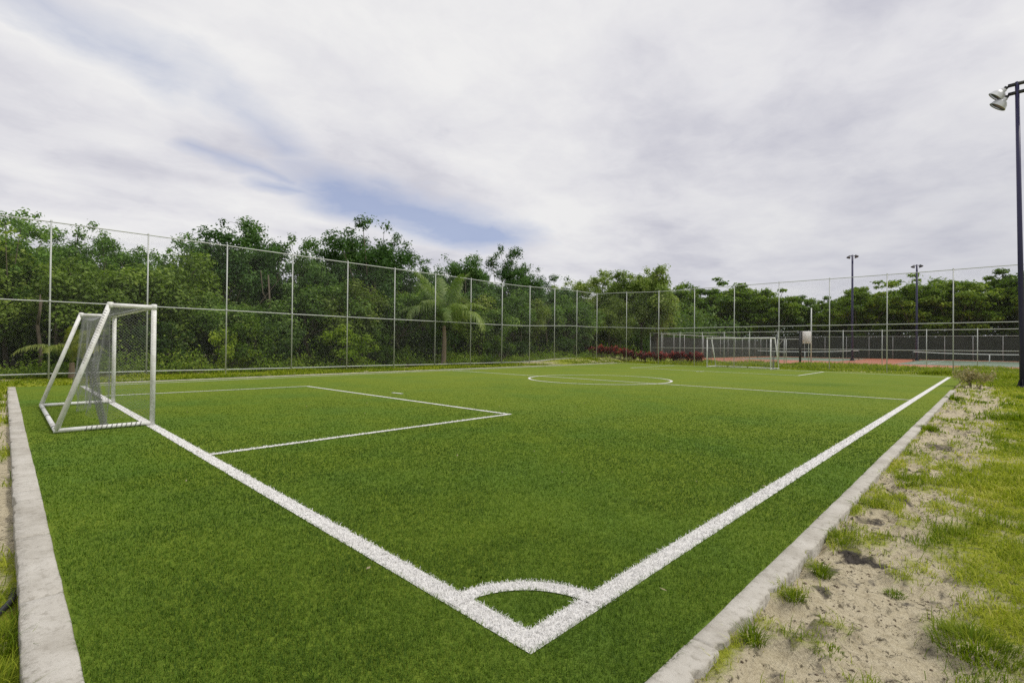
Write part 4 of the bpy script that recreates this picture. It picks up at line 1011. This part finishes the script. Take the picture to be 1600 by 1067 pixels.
gaps = [(seg(-2.08, .48, -2.25, .85, .13), .72), (seg(-2.2, 1.1, -2.13, 2.02, .44), 1.25), (seg(-1.98, 1.15, -2.05, 1.5, .2), .8), (seg(-2.35, .8, -2.2, 1.2, .14), .8), (seg(-1.55, .02, -1.7, .36, .24), .62), (seg(-1.72, .5, -1.9, .8, .22), .5)]
gap = None
for s_, wt in gaps:
    q = t.math('MULTIPLY', s_, wt); gap = q if gap is None else t.math('MAXIMUM', gap, q)
US = t.mapping(UVw, (1.2, .72, 1)); n1 = t.noise(1.15, US, 5, .52); n2 = t.noise(2.5, t.mapping(warp(UV, 3, .3), (1.1, .95, 1)), 6, .62); n3 = t.noise(.6, US, 4, .5)
gapm = t.math('MULTIPLY', t.math('SUBTRACT', t.math('MULTIPLY_ADD', t.math('SUBTRACT', n2, .5), 1.2, gap), .17), 1.15, clamp=True)
gapm = t.math('MULTIPLY', gapm, .82)
br_ = t.math('ADD', t.math('MULTIPLY', n1, .48), t.math('ADD', t.math('MULTIPLY', n2, .28), t.math('MULTIPLY', n3, .24)))
cl = t.ramp(br_, [(.39, (5.8, 5.8, 6.5)), (.5, (7.5, 7.45, 7.8)), (.6, (8.6, 8.55, 8.55))])
# greyer and bluer low over the horizon to the right
hz = t.math('SUBTRACT', 1., t.math('DIVIDE', sep.outputs[2], .42), clamp=True)
rt = t.math('MULTIPLY_ADD', sep.outputs[0], 1.3, 1.0, clamp=True)
cl = t.mix(t.math('MULTIPLY', t.math('MULTIPLY', hz, rt), .7), cl, (4.7, 4.85, 5.5))
skyc = t.mix(1., sky.outputs[0], (.95, .95, 1.1), 'MULTIPLY')
t.l(t.mix(gapm, cl, t.mix(.6, skyc, (3.8, 4.5, 6.7))), bg.inputs['Color'])
t.l(bg.outputs[0], out.inputs['Surface'])
sl = bpy.data.lights.new('sun', 'SUN'); sl.energy = 2.2; sl.angle = math.radians(11); sl.color = (1, .95, .87)
so = bpy.data.objects.new('sun', sl); COL.objects.link(so)
dvec = Vector((math.cos(SUN_AZ) * math.cos(SUN_EL), math.sin(SUN_AZ) * math.cos(SUN_EL), math.sin(SUN_EL)))
so.rotation_euler = dvec.to_track_quat('Z', 'Y').to_euler(); so.location = (0, 20, 40)

# ------------------------------------------------------------------ camera and render settings
cam = bpy.data.cameras.new('camera'); co = bpy.data.objects.new('camera', cam); COL.objects.link(co)
cam.sensor_width = 36; cam.lens = 17.366; cam.clip_end = 4000; cam.clip_start = .05
r_ = Vector((.71711026, .69689861, .00923069)); u_ = Vector((-.000628635, -.0125974585, .999920451)); f_ = Vector((-.69695946, .71705902, .00859567))
co.matrix_world = Matrix(((r_.x, u_.x, -f_.x, 0), (r_.y, u_.y, -f_.y, 0), (r_.z, u_.z, -f_.z, 1.4), (0, 0, 0, 1)))
SC.camera = co
SC.render.engine = 'CYCLES'
SC.cycles.use_denoising = False; SC.cycles.sample_clamp_direct = 5; SC.cycles.sample_clamp_indirect = 2
SC.cycles.max_bounces = 6; SC.cycles.diffuse_bounces = 3; SC.cycles.glossy_bounces = 2; SC.cycles.transmission_bounces = 3
SC.view_settings.view_transform = 'Standard'; SC.view_settings.look = 'None'; SC.view_settings.exposure = 0; SC.view_settings.gamma = 1
